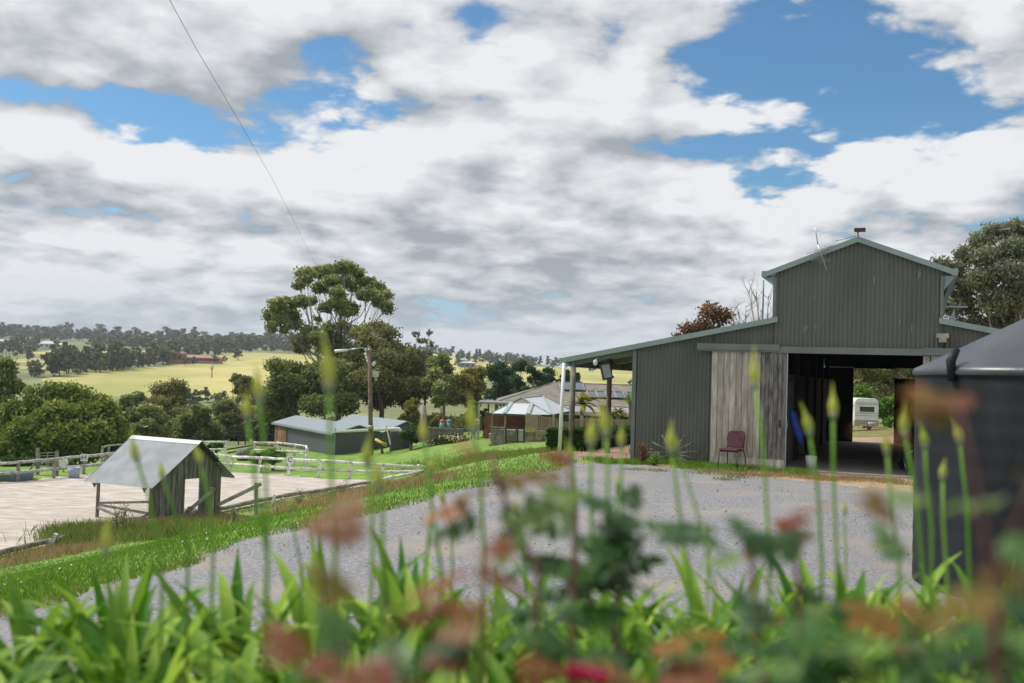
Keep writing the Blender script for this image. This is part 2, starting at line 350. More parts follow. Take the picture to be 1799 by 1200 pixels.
M_grav = mat('gravel', (.17, .175, .20), .95, .3, 22, (.345, .345, .36), .02, 55, detail=14, lo=.25, hi=.75, macro=(.55, (.31, .28, .24), .46, .70))
M_dirt = mat('dry_ground', (.36, .25, .16), .95, .25, 2.6, (.50, .38, .24), .02, 30, detail=12)
M_pave = mat('pink_dirt', (.34, .22, .17), .9, .15, 3, None, .01, 20)
M_sand = mat('arena_sand', (.46, .41, .36), .95, .22, 1.6, (.60, .545, .485), .09, 5, stretch=(.6, 1.8, 1), detail=10)
M_wild = mat('valley_grass', (.13, .17, .06), .95, .3, .03, (.24, .25, .10), detail=12)
M_field = mat('paddock', (.34, .36, .09), .95, .2, .012, (.50, .44, .16), 0, None, stretch=(1, .5, 1), detail=12, lo=.35, hi=.65, macro=(.006, (.33, .28, .13), .56, .68))
LB = [('lawn', 'mown green lawn sloping down from the gravel yard', M_grass), ('rough_grass', 'long dry grass on the bank above the arena', M_long), ('gravel_yard', 'grey gravel yard in front of the barn', M_grav),
      ('dry_ground', 'orange dry ground along the barn front', M_dirt), ('path', 'pink earth path under the verandah', M_pave), ('sand_arena', 'pale sand riding arena', M_sand), ('paddock', 'yellow green paddock across the valley', M_field), ('valley_ground', 'drab green valley floor and hillsides', M_wild)]
for k, (nm, lb, mm) in enumerate(LB):
    F = GF[cls == k]; uq, inv = np.unique(F, return_inverse=True)
    o = npmesh(nm, GV[uq], inv.reshape(F.shape), mm, smooth=True); tag(o, lb, nm.replace('_', ' '), kind='structure')
# ------------------------------------------------------------------ shared materials
M_steel = mat('grey_green_steel', (.122, .131, .112), .55, .12, 1.2, (.15, .158, .136), 0, spec=.3, stretch=(1, 1, .25), macro=(.45, (.155, .152, .13), .5, .8))
M_trim = mat('pale_green_trim', (.25, .32, .30), .45, .1, 2, None, 0)
M_trimd = mat('dull_green_trim', (.15, .175, .16), .5, .12, 2, None, 0)
M_white = mat('white_paint', (.72, .73, .72), .55, .08, 3)
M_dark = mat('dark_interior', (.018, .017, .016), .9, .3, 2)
M_black = mat('black_metal', (.02, .02, .022), .5, .2, 5)
M_conc = mat('concrete', (.30, .275, .24), .9, .2, 1.6, (.36, .33, .29), .01, 20)
M_plank = mat('weathered_planks', (.37, .34, .29), .9, .22, 2.0, (.58, .53, .455), .006, 30, stretch=(6, 6, .8), tint=.2, detail=10, lo=.3, hi=.72)
M_plankd = mat('dark_planks', (.11, .105, .105), .9, .35, 2.2, (.27, .26, .25), .006, 30, stretch=(5, 5, .9), tint=.15, detail=10)
M_hutw = mat('grey_hut_boards', (.10, .092, .082), .95, .4, 3, (.25, .235, .21), .01, 30, stretch=(7, 7, .5), tint=.3, detail=9)
M_rail = mat('weathered_rail', (.20, .185, .16), .95, .3, 3, (.34, .32, .28), .008, 30, tint=.2)
M_wfence = mat('flaking_white_fence', (.44, .43, .41), .85, .2, 5, (.80, .79, .76), .004, 20, tint=.12, detail=8, lo=.36, hi=.5)
M_zinc = mat('zinc_roof', (.27, .30, .33), .5, .08, 1.5, (.34, .37, .40), 0, metal=.1, spec=.4)
M_shed = mat('slate_grey_cladding', (.085, .095, .108), .55, .08, 1, None, .02, 60, stretch=(1, 1, .02))
M_shroof = mat('shed_roof', (.25, .295, .325), .45, .06, 1, None, 0)
M_pole = mat('brown_timber_pole', (.17, .115, .085), .9, .3, 4, (.26, .19, .15), .01, 20, stretch=(3, 3, .3))
M_bark = mat('bark', (.13, .10, .08), .95, .4, 3, (.27, .22, .18), .02, 12, stretch=(2, 2, .5))
M_barkp = mat('pale_bark', (.26, .22, .19), .9, .4, 2, (.44, .39, .34), .01, 12, stretch=(2, 2, .4))
M_tile = mat('grey_brown_tiles', (.16, .145, .12), .85, .2, 1.5, (.23, .21, .175), .03, 8)
M_brick = mat('red_brick', (.22, .09, .06), .9, .25, 2, None, .01, 20)
M_stone = mat('stone_blocks', (.22, .195, .165), .9, .35, 2.2, (.36, .33, .28), .03, 6)
M_lat = mat('tan_timber', (.30, .235, .16), .9, .15, 3, None, .005, 20, tint=.12)
M_glass = mat('dark_glass', (.02, .022, .028), .12, .1, 2, spec=.8)
M_solar = mat('solar_glass', (.025, .04, .075), .15, .1, 2, spec=.8)
M_tank = mat('black_poly', (.010, .012, .016), .6, .2, 2.5, (.020, .023, .029), .004, 14, spec=.25, stretch=(1, 1, .3))
M_galv = mat('galvanised', (.36, .38, .40), .4, .12, 4, None, 0, metal=.6)
M_vinyl = mat('maroon_vinyl', (.075, .018, .024), .45, .15, 8, None, .001, 60, spec=.5)
M_blue = mat('blue_cloth', (.012, .05, .30), .8, .3, 8, None, .01, 12)
M_cyan = mat('cyan_rope', (.05, .42, .50), .8, .1, 8)
M_caravan = mat('white_float_paint', (.70, .71, .70), .4, .05, 2)
M_grit = mat('tan_checker', (.36, .31, .26), .7, .15, 4)
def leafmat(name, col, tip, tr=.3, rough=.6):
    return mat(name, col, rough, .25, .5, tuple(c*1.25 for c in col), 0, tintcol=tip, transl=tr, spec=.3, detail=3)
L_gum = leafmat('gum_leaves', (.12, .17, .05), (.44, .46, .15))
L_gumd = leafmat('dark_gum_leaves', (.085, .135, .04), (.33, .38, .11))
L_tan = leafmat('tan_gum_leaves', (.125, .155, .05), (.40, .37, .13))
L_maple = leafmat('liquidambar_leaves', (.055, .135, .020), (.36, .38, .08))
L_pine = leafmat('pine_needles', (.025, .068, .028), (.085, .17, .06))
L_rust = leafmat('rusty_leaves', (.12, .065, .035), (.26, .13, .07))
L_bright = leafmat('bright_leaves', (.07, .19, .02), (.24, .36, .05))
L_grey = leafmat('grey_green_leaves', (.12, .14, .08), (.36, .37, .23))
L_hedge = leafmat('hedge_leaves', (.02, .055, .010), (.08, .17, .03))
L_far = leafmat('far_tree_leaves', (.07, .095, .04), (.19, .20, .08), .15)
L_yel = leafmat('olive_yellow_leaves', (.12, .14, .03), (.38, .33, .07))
# ------------------------------------------------------------------ foliage
def leaf_quads(rs, ctr, size, asp=.55, tint=None, droop=0.):
    n = len(ctr); a = rs.normal(size=(n, 3)); a[:, 2] -= droop; a /= np.linalg.norm(a, axis=1)[:, None]
    b = rs.normal(size=(n, 3)); b -= a*(a*b).sum(1)[:, None]; b /= np.linalg.norm(b, axis=1)[:, None]
    s = size*(.6+.8*rs.rand(n))[:, None]
    V_ = np.stack([ctr-a*s*.5, ctr+b*s*asp*.5+a*s*.05, ctr+a*s*.5, ctr-b*s*asp*.5+a*s*.05], 1).reshape(-1, 3)
    return V_, np.arange(4*n).reshape(n, 4)
def clump_points(rs, clumps, n, shell=.55, sub=None):
    """points in ellipsoids (centre, radii); gathered into small sprays so that gaps stay open"""
    C = np.array([c[0] for c in clumps]); Rr = np.array([c[1] for c in clumps]); vol = Rr.prod(1)**(.75); vol /= vol.sum()
    ns = max(40, n//max(5, (sub or 14)*2//3)); k = rs.choice(len(C), ns, p=vol); d = rs.normal(size=(ns, 3)); d /= np.linalg.norm(d, axis=1)[:, None]
    r = (shell+(1-shell)*rs.rand(ns))**.8; r *= .78+.34*rs.rand(ns); s = C[k]+d*Rr[k]*r[:, None]
    j = rs.randint(0, ns, n); sp = Rr.mean()*.27
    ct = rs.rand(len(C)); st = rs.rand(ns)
    hi = (d[:, 2]*.5+.5)                       # tip colour grows towards the top of each clump
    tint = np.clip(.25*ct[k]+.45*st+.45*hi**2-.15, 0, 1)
    return s[j]+rs.normal(size=(n, 3))*sp*np.array([1, 1, .7]), np.clip(tint[j]+rs.normal(size=n)*.12, 0, 1)
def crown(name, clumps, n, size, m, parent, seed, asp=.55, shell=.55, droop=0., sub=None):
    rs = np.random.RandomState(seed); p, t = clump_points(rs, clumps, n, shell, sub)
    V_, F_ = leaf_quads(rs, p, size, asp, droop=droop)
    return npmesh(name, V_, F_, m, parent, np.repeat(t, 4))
def trunk(parent, height, r0, clumps, m, seed, fork=.35, lean=(0, 0), nb=None, twig=True):
    rr = random.Random(seed); mb = MB(); top = Vector((lean[0]*height, lean[1]*height, height))
    pts = [Vector((0, 0, -.4))]+[top*(i/5)+Vector((rr.uniform(-1, 1)*r0, rr.uniform(-1, 1)*r0, 0)) for i in range(1, 6)]
    mb.tube(pts, [r0*1.25]+[r0*(1-.15*i) for i in range(5)], 8)
    for c in clumps[:nb]:
        e = Vector(c[0]); f = fork+rr.random()*(.95-fork)*.8; s = top*min(f, .97)
        if e.z < s.z: s = top*max(.12, e.z/height*.7)
        md = s.lerp(e, .5)+Vector((0, 0, -.08*(e-s).length))+Vector((rr.uniform(-1, 1), rr.uniform(-1, 1), 0))*.09*(e-s).length
        rb = r0*(.15+.18*rr.random()); mb.tube([s, s.lerp(md, .5)+Vector((0, 0, -.02)), md, md.lerp(e, .5)+Vector((0, 0, .05)), e], [rb, rb*.8, rb*.6, rb*.42, rb*.2], 6)
        if twig:
            for _ in range(3):
                q = e+Vector([rr.uniform(-.8, .8)*c[1][i] for i in range(3)]); mb.tube([md.lerp(e, rr.uniform(.2, .9)), q], [rb*.3, rb*.08], 4)
    return mb.build('trunk', m, parent)
def pxclumps(base, lst, D):
    """clumps given as (px,py,half-width px,half-height px[,depth offset m]) at depth D, local to base"""
    out = []
    for c in lst:
        dd = c[4] if len(c) > 4 else 0.; q = P(c[0], c[1], D+dd)-np.array(base); s = (D+dd)/FPX
        out.append((tuple(q), (c[2]*s, (c[2]+c[3])/2*s, c[3]*s)))
    return out
def auto_clumps(rr, w, h, z0, k, shape='round'):
    """k clumps filling a crown of half-width w from z0 to z0+h"""
    out = []
    for i in range(k):
        t = (i+.5)/k; a = rr.uniform(0, 2*PI)
        pr = {'round': math.sin(PI*(.12+.8*t))**.7, 'cone': 1-t*.85, 'flat': .5+.5*math.sin(PI*min(1, t*1.1))}[shape]
        rad = w*pr*rr.uniform(.25, .72); s = w*rr.uniform(.24, .46)*(.6+.4*pr)
        out.append(((rad*math.cos(a), rad*math.sin(a), z0+h*t*.88+.06*h), (s, s, s*rr.uniform(.55, .85))))
    return out
TREES = []
def tree(name, px, D, ytop, ybot, hw, m, label, n=7000, size=.34, k=14, shape='round', group=None, seed=0, bark=None, cl=None, ybase=None, r0=None, asp=.55, droop=0., cat='tree', shell=.5, sub=None, fork=.3, lean=(0, 0)):
    b = on(px, D); s = D/FPX
    zt = P(px, ytop, D)[2]-b[2]; zb = P(px, ybot, D)[2]-b[2]; zb = max(.2, zb)
    rr = random.Random(seed+1); r = empty(name, tuple(b)); tag(r, label, cat, group)
    C_ = pxclumps(b, cl, D) if cl else auto_clumps(rr, hw*s, zt-zb, zb, k, shape)
    crown('crown', C_, n, size, m, r, seed, asp, shell, droop, sub)
    trunk(r, zb+(zt-zb)*.6, r0 or max(.12, (zt)*.022), C_, bark or M_bark, seed, fork, lean)
    return r
# ------------------------------------------------------------------ the barn
def barn():
    r = empty('barn', tuple(BA), -BT)
    tag(r, 'grey green corrugated steel barn with raised centre roof and open sliding door', 'barn')
    def corr(u0, u1, z0f, z1f, v, mb, pitch=.1, amp=.017):
        us = np.arange(math.ceil(u0/pitch*8)*pitch/8, u1, pitch/8); n = len(us)-1; vs = []; fs = []
        for i, a in enumerate(us):
            o = amp*math.cos(2*PI*a/pitch); vs += [(a, v+o, z0f(a)), (a, v+o, z1f(a))]
        for i in range(n): fs.append((2*i, 2*i+2, 2*i+3, 2*i+1))
        mb.add(vs, fs, .5, True)
    wing = lambda a: 3.56-.205*(abs(a)-1.84); top = lambda a: 5.46-.385*abs(a)
    LV = 14.3; x0, x1 = -5.36, 7.4
    w = MB(); corr(x0, -3.34, lambda a: -.05, wing, 0, w); corr(-3.34, -1.86, lambda a: 2.84, wing, 0, w); w.build('front_wall', M_steel, r)
    w = MB(); corr(-1.88, 1.84, lambda a: 2.84, top, -.035, w); g = w.build('gable_wall', M_steel, r)
    w = MB(); corr(1.80, 2.9, lambda a: 2.84, wing, 0, w); corr(2.9, x1, lambda a: -.05, wing, 0, w); w.build('front_wall', M_steel, r)
    # side walls, upper side walls, inner lining
    w = MB(); w.bb((x0-.02, .02, -.05), (x0+.04, LV, 2.8)); w.bb((x1-.04, .02, -.05), (x1+.02, LV, 2.4)); w.build('side_wall', M_steel, r)
    w = MB(); w.bb((-1.9, .0, 3.4), (-1.86, LV, 4.68)); w.bb((1.83, .0, 3.4), (1.87, LV, 4.68)); w.build('clerestory_wall', M_steel, r)
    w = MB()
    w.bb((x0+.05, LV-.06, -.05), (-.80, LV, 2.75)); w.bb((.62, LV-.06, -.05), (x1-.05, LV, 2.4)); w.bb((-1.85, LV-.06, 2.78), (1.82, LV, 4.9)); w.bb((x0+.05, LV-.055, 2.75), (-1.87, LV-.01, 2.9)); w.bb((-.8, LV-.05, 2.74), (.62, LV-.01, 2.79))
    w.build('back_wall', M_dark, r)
    # roofs
    w = MB()
    def roof(pts, th=.04): w.slab(pts, (0, 0, th), .5)
    yo = -.09
    for s in (-1, 1):
        roof([(s*2.1, yo, 4.70), (0, yo, 5.50), (0, LV+.1, 5.50), (s*2.1, LV+.1, 4.70)])
    roof([(-1.9, yo, 3.60), (-7.24, yo, 2.50), (-7.24, LV, 2.50), (-1.9, LV, 3.60)])
    roof([(1.87, yo, 3.60), (x1+.2, yo, 2.46), (x1+.2, LV, 2.46), (1.87, LV, 3.60)])
    w.build('roof', M_zinc, r)
    # barge trims
    w = MB()
    def trim(a, b, h=.13, v=-.115): w.slab([(a[0], v, a[1]), (b[0], v, b[1]), (b[0], v, b[1]-h), (a[0], v, a[1]-h)], (0, -.03, 0), .5)
    trim((-2.1, 4.76), (0, 5.565)); trim((0, 5.565), (2.03, 4.785)); trim((-7.22, 2.555), (-1.80, 3.665), .13); trim((1.78, 3.665), (x1+.2, 2.50), .13)
    w.bb((-2.2, -.14, 4.63), (-2.08, LV, 4.77)); w.bb((2.03, -.14, 4.63), (2.16, LV, 4.78))
    w.slab([(-2.2, -.02, 4.63), (-1.9, -.02, 4.63), (-1.9, -.02, 4.5)], (0, .04, 0)); w.slab([(2.12, -.02, 4.63), (1.88, -.02, 4.63), (1.88, -.02, 4.3)], (0, .04, 0))
    w.bb((-7.34, -.12, 2.42), (-7.22, LV, 2.55)); w.build('roof_trim', M_trim, r)
    w = MB()
    w.bb((-3.72, -.17, 2.84), (-1.74, -.05, 2.99)); w.bb((-1.735, -.155, 2.79), (1.45, -.055, 2.945)); w.bb((1.455, -.17, 2.80), (3.4, -.05, 2.97)); w.bb((-3.7, -.15, 2.80), (1.4, -.1, 2.835)); w.build('door_track_cover', M_trimd, r)
    for a, c in (((x0-.03, -.04, -.05), (x0+.07, -.018, 2.82)), ((-1.93, -.07, 3.55), (-1.85, -.05, 4.62)), ((1.80, -.07, 3.55), (1.87, -.05, 4.62))): w = MB(); w.bb(a, c); w.build('corner_trim', M_trimd, r)
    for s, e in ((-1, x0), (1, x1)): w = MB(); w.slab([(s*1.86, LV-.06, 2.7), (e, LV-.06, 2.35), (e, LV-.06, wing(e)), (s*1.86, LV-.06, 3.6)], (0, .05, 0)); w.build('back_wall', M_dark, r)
    w = MB(); w.bb((1.46, -.03, 0), (1.60, .1, 2.79)); w.build('door_post', M_plank, r)
    # sliding doors of vertical boards
    def boards(a, b, z0, z1, v, m, name, n, sd):
        rr = random.Random(sd); mb = MB(); st = (b-a)/n
        for i in range(n):
            mb.bb((a+i*st+.004, v-.012+rr.uniform(-.003, .003), z0), (a+(i+1)*st-.004, v+.014, z1), rr.random())
        return mb
    d1 = empty('sliding_door', (0, 0, 0), 0, r)
    mb = boards(-3.36, -2.18, .14, 2.82, -.075, M_plank, '', 8, 1); mb.bb((-3.36, -.05, .3), (-2.18, -.02, .42)); mb.bb((-3.36, -.05, 2.4), (-2.18, -.02, 2.5)); mb.build('door_panel', M_plank, d1)
    mb = boards(-2.17, -1.57, .12, 2.80, -.078, M_plankd, '', 6, 2); mb.bb((-2.17, -.05, .3), (-1.57, -.02, .42)); q = mb.build('door_panel', M_plankd, d1); tag(q, 'darker stained board panel of the sliding door')
    mb = MB(); mb.bb((-3.36, -.10, .0), (-1.58, -.088, .22), .9); mb.build('kick_board', M_plank, d1)
    mb = MB(); mb.bb((-1.568, -.1, .0), (-1.54, -.03, 2.8)); mb.build('edge_strip', M_galv, d1)
    mb = MB(); mb.bb((-1.72, -.13, 1.0), (-1.68, -.09, 1.18)); mb.build('latch', M_black, d1)
    mb = boards(1.62, 2.9, .1, 2.79, -.07, M_plank, '', 8, 3); mb.build('sliding_door', M_plank, r)
    # floor slab, interior
    w = MB(); w.bb((x0+.06, -.25, -.08), (x1-.06, LV+.3, .02)); w.build('concrete_floor', M_conc, r)
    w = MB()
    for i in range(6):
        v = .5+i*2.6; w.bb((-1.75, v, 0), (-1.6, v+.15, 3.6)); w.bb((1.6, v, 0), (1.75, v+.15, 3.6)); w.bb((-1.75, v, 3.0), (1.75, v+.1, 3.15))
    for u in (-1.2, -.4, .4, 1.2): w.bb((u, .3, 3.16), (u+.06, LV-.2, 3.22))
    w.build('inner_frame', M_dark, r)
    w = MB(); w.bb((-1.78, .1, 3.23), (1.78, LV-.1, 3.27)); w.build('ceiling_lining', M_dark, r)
    sm = mat('dark_stall_boards', (.05, .045, .04), .9, .3, 3)
    for i in range(5):
        v = .7+i*2.6
        for q in ((-1.72, -1.66), (1.66, 1.72)): w = MB(); w.bb((q[0], v, .05), (q[1], v+2.35, 2.3)); w.build('stall_front', sm, r)
    w = MB(); w.bb((-1.66, .68, .1), (-1.62, 2.0, 2.1)); w.build('stall_door', mat('grey_stall_door', (.10, .10, .095), .8, .2, 3), r)
    # verandah posts and beam
    def vp(px, py): q = hit(px, py); return BL(q[0], q[1])
    for (px, py, m, rad, zt) in ((1003, 792, M_rail, .085, 2.44), (1067, 796, M_pole, .075, 2.6)):
        u, v = vp(px, py); mb = MB(); mb.tube([(u, v, -.2), (u, v, zt+.0)], rad, 10); mb.build('verandah_post', m, r)
    for v in (7.5, 11.5): mb = MB(); mb.tube([(-7.0, v, -.4), (-7.0, v, 2.44)], .08, 10); mb.build('verandah_post', M_rail, r)
    w = MB(); w.bar((-7.0, 0, 2.4), (-7.0, LV, 2.4), .08, .16)
    for v in (.1, 2.4, 4.8, 7.2, 9.6, 12, 14.1): w.bar((-7.15, v, 2.41), (x0, v, 2.78), .06, .14)
    w.build('verandah_frame', M_trimd, r)
    w = MB(); w.tube([(-7.2, -.12, 2.42), (-7.26, -.13, .0)], .05, 12); w.build('downpipe', M_white, r)
    # fittings
    L = empty('flood_light', (0, 0, 0), 0, r)
    c = Vector((-6.12, .1, 2.23)); w = MB(); rt = Matrix.Rotation(R_(-14), 3, 'Y') @ Matrix.Rotation(R_(28), 3, 'Z'); w.box(c, (.26, .12, .42), rt); w.bar(c, c+Vector((.22, 0, -.15)), .03); w.build('lamp_body', M_black, L)
    w = MB(); w.box(c+rt @ Vector((0, -.065, 0)), (.2, .01, .34), rt); w.build('lamp_glass', mat('lamp_glass', (.25, .29, .25), .15, .1, 4), L)
    w = MB(); w.lathe((-6.36, -.1, 2.46), [(.0, -.09), (.05, -.07), (.06, 0), (.05, .05), (0, .06)], 12); w.bar((-6.36, -.1, 2.5), (-6.36, .1, 2.6), .04); w.build('sensor', M_white, r)
    L = empty('wall_lamp', (0, 0, 0), 0, r); w = MB(); w.bb((1.73, -.2, 3.2), (1.99, -.05, 3.30)); w.bb((1.78, -.19, 3.1), (1.94, -.07, 3.2)); w.build('lamp_box', mat('cream_lamp', (.36, .33, .27), .6, .2, 6), L)
    w = MB(); w.lathe((1.86, -.13, 3.03), [(.0, -.06), (.03, -.05), (.035, 0), (.03, .07)], 10); w.build('sensor', M_black, L)
    L = empty('security_camera', (0, 0, 0), 0, r); w = MB(); w.bb((-.08, -.3, 5.66), (.17, -.15, 5.74)); w.build('camera_body', mat('maroon_plastic', (.06, .02, .025), .5), L)
    w = MB(); w.tube([(.0, -.1, 5.56), (.0, -.2, 5.66)], .02, 6); w.tube([(-.05, -.1, 5.58), (-.2, -.1, 5.545), (-.5, -.13, 5.47)], .012, 5); w.build('bracket', M_galv, L)
    L = empty('roof_bracket', (0, 0, 0), 0, r); w = MB(); w.bb((1.92, .5, 3.95), (2.4, .7, 3.98)); w.slab([(2.0, .55, 3.6), (2.14, .55, 3.6), (2.12, .55, 3.95)], (0, .03, 0)); w.build('bracket_plate', M_galv, L)
    w = MB()
    for a, b in (((-2.24, .5, 3.6), (-2.24, .5, 4.62)),): w.tube([a, b], .02, 6)
    w.build('stay_pipe', mat('blue_grey_pipe', (.2, .28, .36), .6), r)
    w = MB()
    rr = random.Random(4)
    for _ in range(9):
        u = rr.uniform(-1.7, 1.6); z = rr.uniform(3.2, 4.9); l = rr.uniform(.04, .22); w.bb((u, -.0555, z), (u+.008, -.055, z+l))
    w.build('bird_droppings', mat('pale_streaks', (.5, .5, .47), .9), r)
    return r
BARN = barn()
def Bl(u, v, z=0.): return BW(u, v, z)
# things at the barn
def antenna():
    r = empty('tv_antenna', Bl(-1.0, -.2, 5.0), -BT); tag(r, 'thin metal television antenna leaning over the barn roof edge', 'antenna')
    f = lambda px, py: (lambda q: Vector((q[0]+1.0, 0, q[1]-5.0)))(Fpl(px, py))
    w = MB(); w.tube([f(1432, 399), f(1437, 430)], .012, 6); w.tube([f(1437, 430), f(1453, 476)], .018, 6); w.build('mast', M_galv, r)
    w = MB(); w.tube([f(1417, 447)+Vector((0, -.1, 0)), f(1463, 430)+Vector((0, .1, 0))], .01, 5); w.build('boom', M_galv, r)
    w = MB()
    for i in range(7):
        c = f(1431+i*4, 447-i*1.5)+Vector((0, -.03, 0)); h = .22-.015*abs(i-3); w.tube([c+Vector((.03, 0, h*.8)), c-Vector((.03, 0, h*.8))], .006, 4)
    for i in range(4):
        c = f(1436+i*4, 455+i*2)+Vector((0, -.06, 0)); w.tube([c+Vector((-.14, 0, -.05)), c+Vector((.14, 0, .05))], .005, 4)
    w.build('elements', M_galv, r)
def Fpl(px, py, v=-.2):
    d = ray(px, py); k = ((BA-EYE)@bv+v)/(d@bv); q = EYE+d*k; return float((q-BA)@bu), float(q[2])
antenna()
def chair():
    r = empty('chair', Bl(-2.74, -.62, H(*Bl(-2.74, -.62)[:2])), -BT+R_(-12)); tag(r, 'maroon vinyl banquet chair standing against the barn door', 'chair')
    w = MB(); w.slab([(-.23, -.24, .43), (.23, -.24, .43), (.20, .2, .43), (-.20, .2, .43)], (0, 0, .06)); w.build('seat', M_vinyl, r, bevel=.025)
    pts = [(-.19, 0, .50), (.19, 0, .50), (.235, .04, .72), (.21, .06, .86), (.13, .07, .92), (-.13, .07, .92), (-.21, .06, .86), (-.235, .04, .72)]
    w = MB(); w.slab([(a, b+.2, c) for a, b, c in pts], (0, .05, 0)); w.build('backrest', M_vinyl, r, bevel=.018)
    w = MB(); w.bb((-.05, .185, .865), (.05, .212, .885)); w.build('hand_hole', M_black, r)
    for sx in (-1, 1):
        w = MB(); w.tube([(sx*.22, -.22, .42), (sx*.235, -.25, 0)], .012, 8); w.build('leg', M_black, r)
        w = MB(); w.tube([(sx*.215, .28, .9), (sx*.2, .24, .46), (sx*.225, .3, .3), (sx*.24, .36, 0)], .012, 8); w.build('leg', M_black, r)
    w = MB(); w.tube([(-.22, -.22, .42), (.22, -.22, .42), (.2, .24, .44), (-.2, .24, .44), (-.22, -.22, .42)], .011, 6); w.build('seat_frame', M_black, r)
chair()
M_spoke = mat('grey_spoke', (.085, .075, .065), .95, .3, 6, (.19, .17, .145))
def wheel():
    c0 = Bl(-4.18, -.5, .27); r = empty('wagon_wheel', c0, -BT); tag(r, 'rimless old wagon wheel hub with grey spokes leaning at the barn wall', 'wagon wheel')
    w = MB(); T = Matrix.Rotation(R_(62), 3, 'X'); w.lathe((0, 0, 0), [(.0, -.13), (.07, -.13), (.09, -.05), (.09, .06), (.06, .13), (0, .13)], 14, M=T); w.build('hub', mat('dark_hub', (.035, .03, .028), .8, .3, 8), r)
    for i, a in enumerate((178, 148, 118, 62, 33, 3, -18, -38, -60, -150)):
        a = R_(a+4); L = .62 if math.sin(a) > -.1 else .6
        e = Vector((math.cos(a)*L, (.28 if math.sin(a) > 0 else .62)*math.sin(a)*L, max(-.24, math.sin(a)*L*.8))); d = e.normalized()
        w = MB(); w.tube([d*.07, e*.5, e], [.016, .02, .018], 6); w.build('spoke', M_spoke, r)
wheel()
def hang():
    r = empty('horse_rug', Bl(-1.5, .35, 1.3), -BT); tag(r, 'blue horse rug hanging just inside the barn doorway', 'horse rug')
    rr = random.Random(2); w = MB()
    for k in range(3):
        prof = []; z = .12-k*.05
        pts = [(.02+k*.03, 0, z), (.06+k*.02, -.03, z-.25), (.16+k*.02, -.02, z-.5), (.2+k*.03, .02, z-.72)]; w.tube(pts, [.04, .085, .10, .05], 8)
    w.build('blanket', M_blue, r)
    w = MB(); w.tube([(.1, .1, .1), (.2, .12, -.5), (.26, .12, -.95)], [.05, .12, .09], 8); w.build('strap', M_black, r)
    w = MB()
    for k in range(3): w.tube([(-.11+.02*k, -.42, .1), (-.10+.03*k+.02*math.sin(k), -.43, -.25), (-.12+.02*k, -.43, -.6), (-.07, -.42, -.8-k*.1)], .010, 5)
    o = w.build('lead_rope', M_cyan, None, Bl(-1.5, .35, 1.3)); o.rotation_euler = (0, 0, -BT); tag(o, 'light blue rope hanging down the edge of the sliding door', 'rope')
    b = empty('bucket', Bl(-1.02, .55, .02)); tag(b, 'white bucket on the floor inside the barn doorway', 'bucket')
    w = MB(); w.lathe((0, 0, 0), [(.0, 0), (.11, 0), (.14, .3), (.128, .3), (.10, .02), (0, .02)], 20); w.build('body', M_white, b)
    w = MB(); w.tube([(.14*math.cos(t), -.02, .28-.12*math.sin(t)) for t in np.linspace(0, PI, 9)], .004, 5); w.build('handle', M_galv, b)
    s = empty('wheelbarrow', Bl(1.25, 1.4, .02)); tag(s, 'dark wheelbarrow in the shade inside the right of the barn doorway', 'wheelbarrow')
    w = MB(); w.slab([(-.3, -.3, .35), (.3, -.3, .35), (.38, -.38, .62), (-.38, -.38, .62)], (0, .75, 0)); w.build('tray', M_black, s)
    w = MB(); w.lathe((0, .62, .18), [(.0, -.03), (.15, -.03), (.18, 0), (.15, .03), (0, .03)], 16, M=Matrix.Rotation(PI/2, 3, 'Y')); w.build('wheel', M_black, s)
    w = MB()
    for sx in (-1, 1): w.tube([(sx*.08, .62, .18), (sx*.22, .1, .34), (sx*.3, -.8, .55)], .018, 6); w.tube([(sx*.24, -.1, .36), (sx*.24, -.3, 0)], .015, 6)
    w.build('frame', M_galv, s)
hang()
# the water tank
def tank():
    D = 10.4; q = P(1898, 700, D); b = (q[0], D, 0.); r = empty('water_tank', b); tag(r, 'large black poly water tank with a cone roof at the right edge', 'water tank')
    Rr = 1.6; pr = [(Rr, -.05)]
    for i in range(60):
        z = .02+i*.036; pr.append((Rr+.002*math.sin(i*PI/3), z))
    w = MB(); w.lathe((0, 0, 0), pr+[(Rr+.02, 2.16)], 96); w.build('tank_wall', M_tank, r)
    w = MB(); w.lathe((0, 0, 0), [(Rr+.02, 2.163), (Rr+.035, 2.19), (Rr+.01, 2.24), (Rr-.12, 2.30), (.45, 2.84), (.38, 2.88), (.0, 2.91)], 96); w.build('cone_roof', mat('black_poly_sky_sheen', (.045, .05, .058), .36, .12, 2, (.06, .065, .075), .002, 20), r)  # lighter bluish base colour carries the sky's reflection on the cone
    a = R_(197); w = MB(); w.tube([(math.cos(a)*(Rr+.03), math.sin(a)*(Rr+.03), 2.1), (math.cos(a)*(Rr+.04), math.sin(a)*(Rr+.04), 2.3), (math.cos(a)*(Rr-.03), math.sin(a)*(Rr-.03), 2.42)], [.04, .05, .035], 8); w.build('lifting_lug', M_tank, r)
tank()
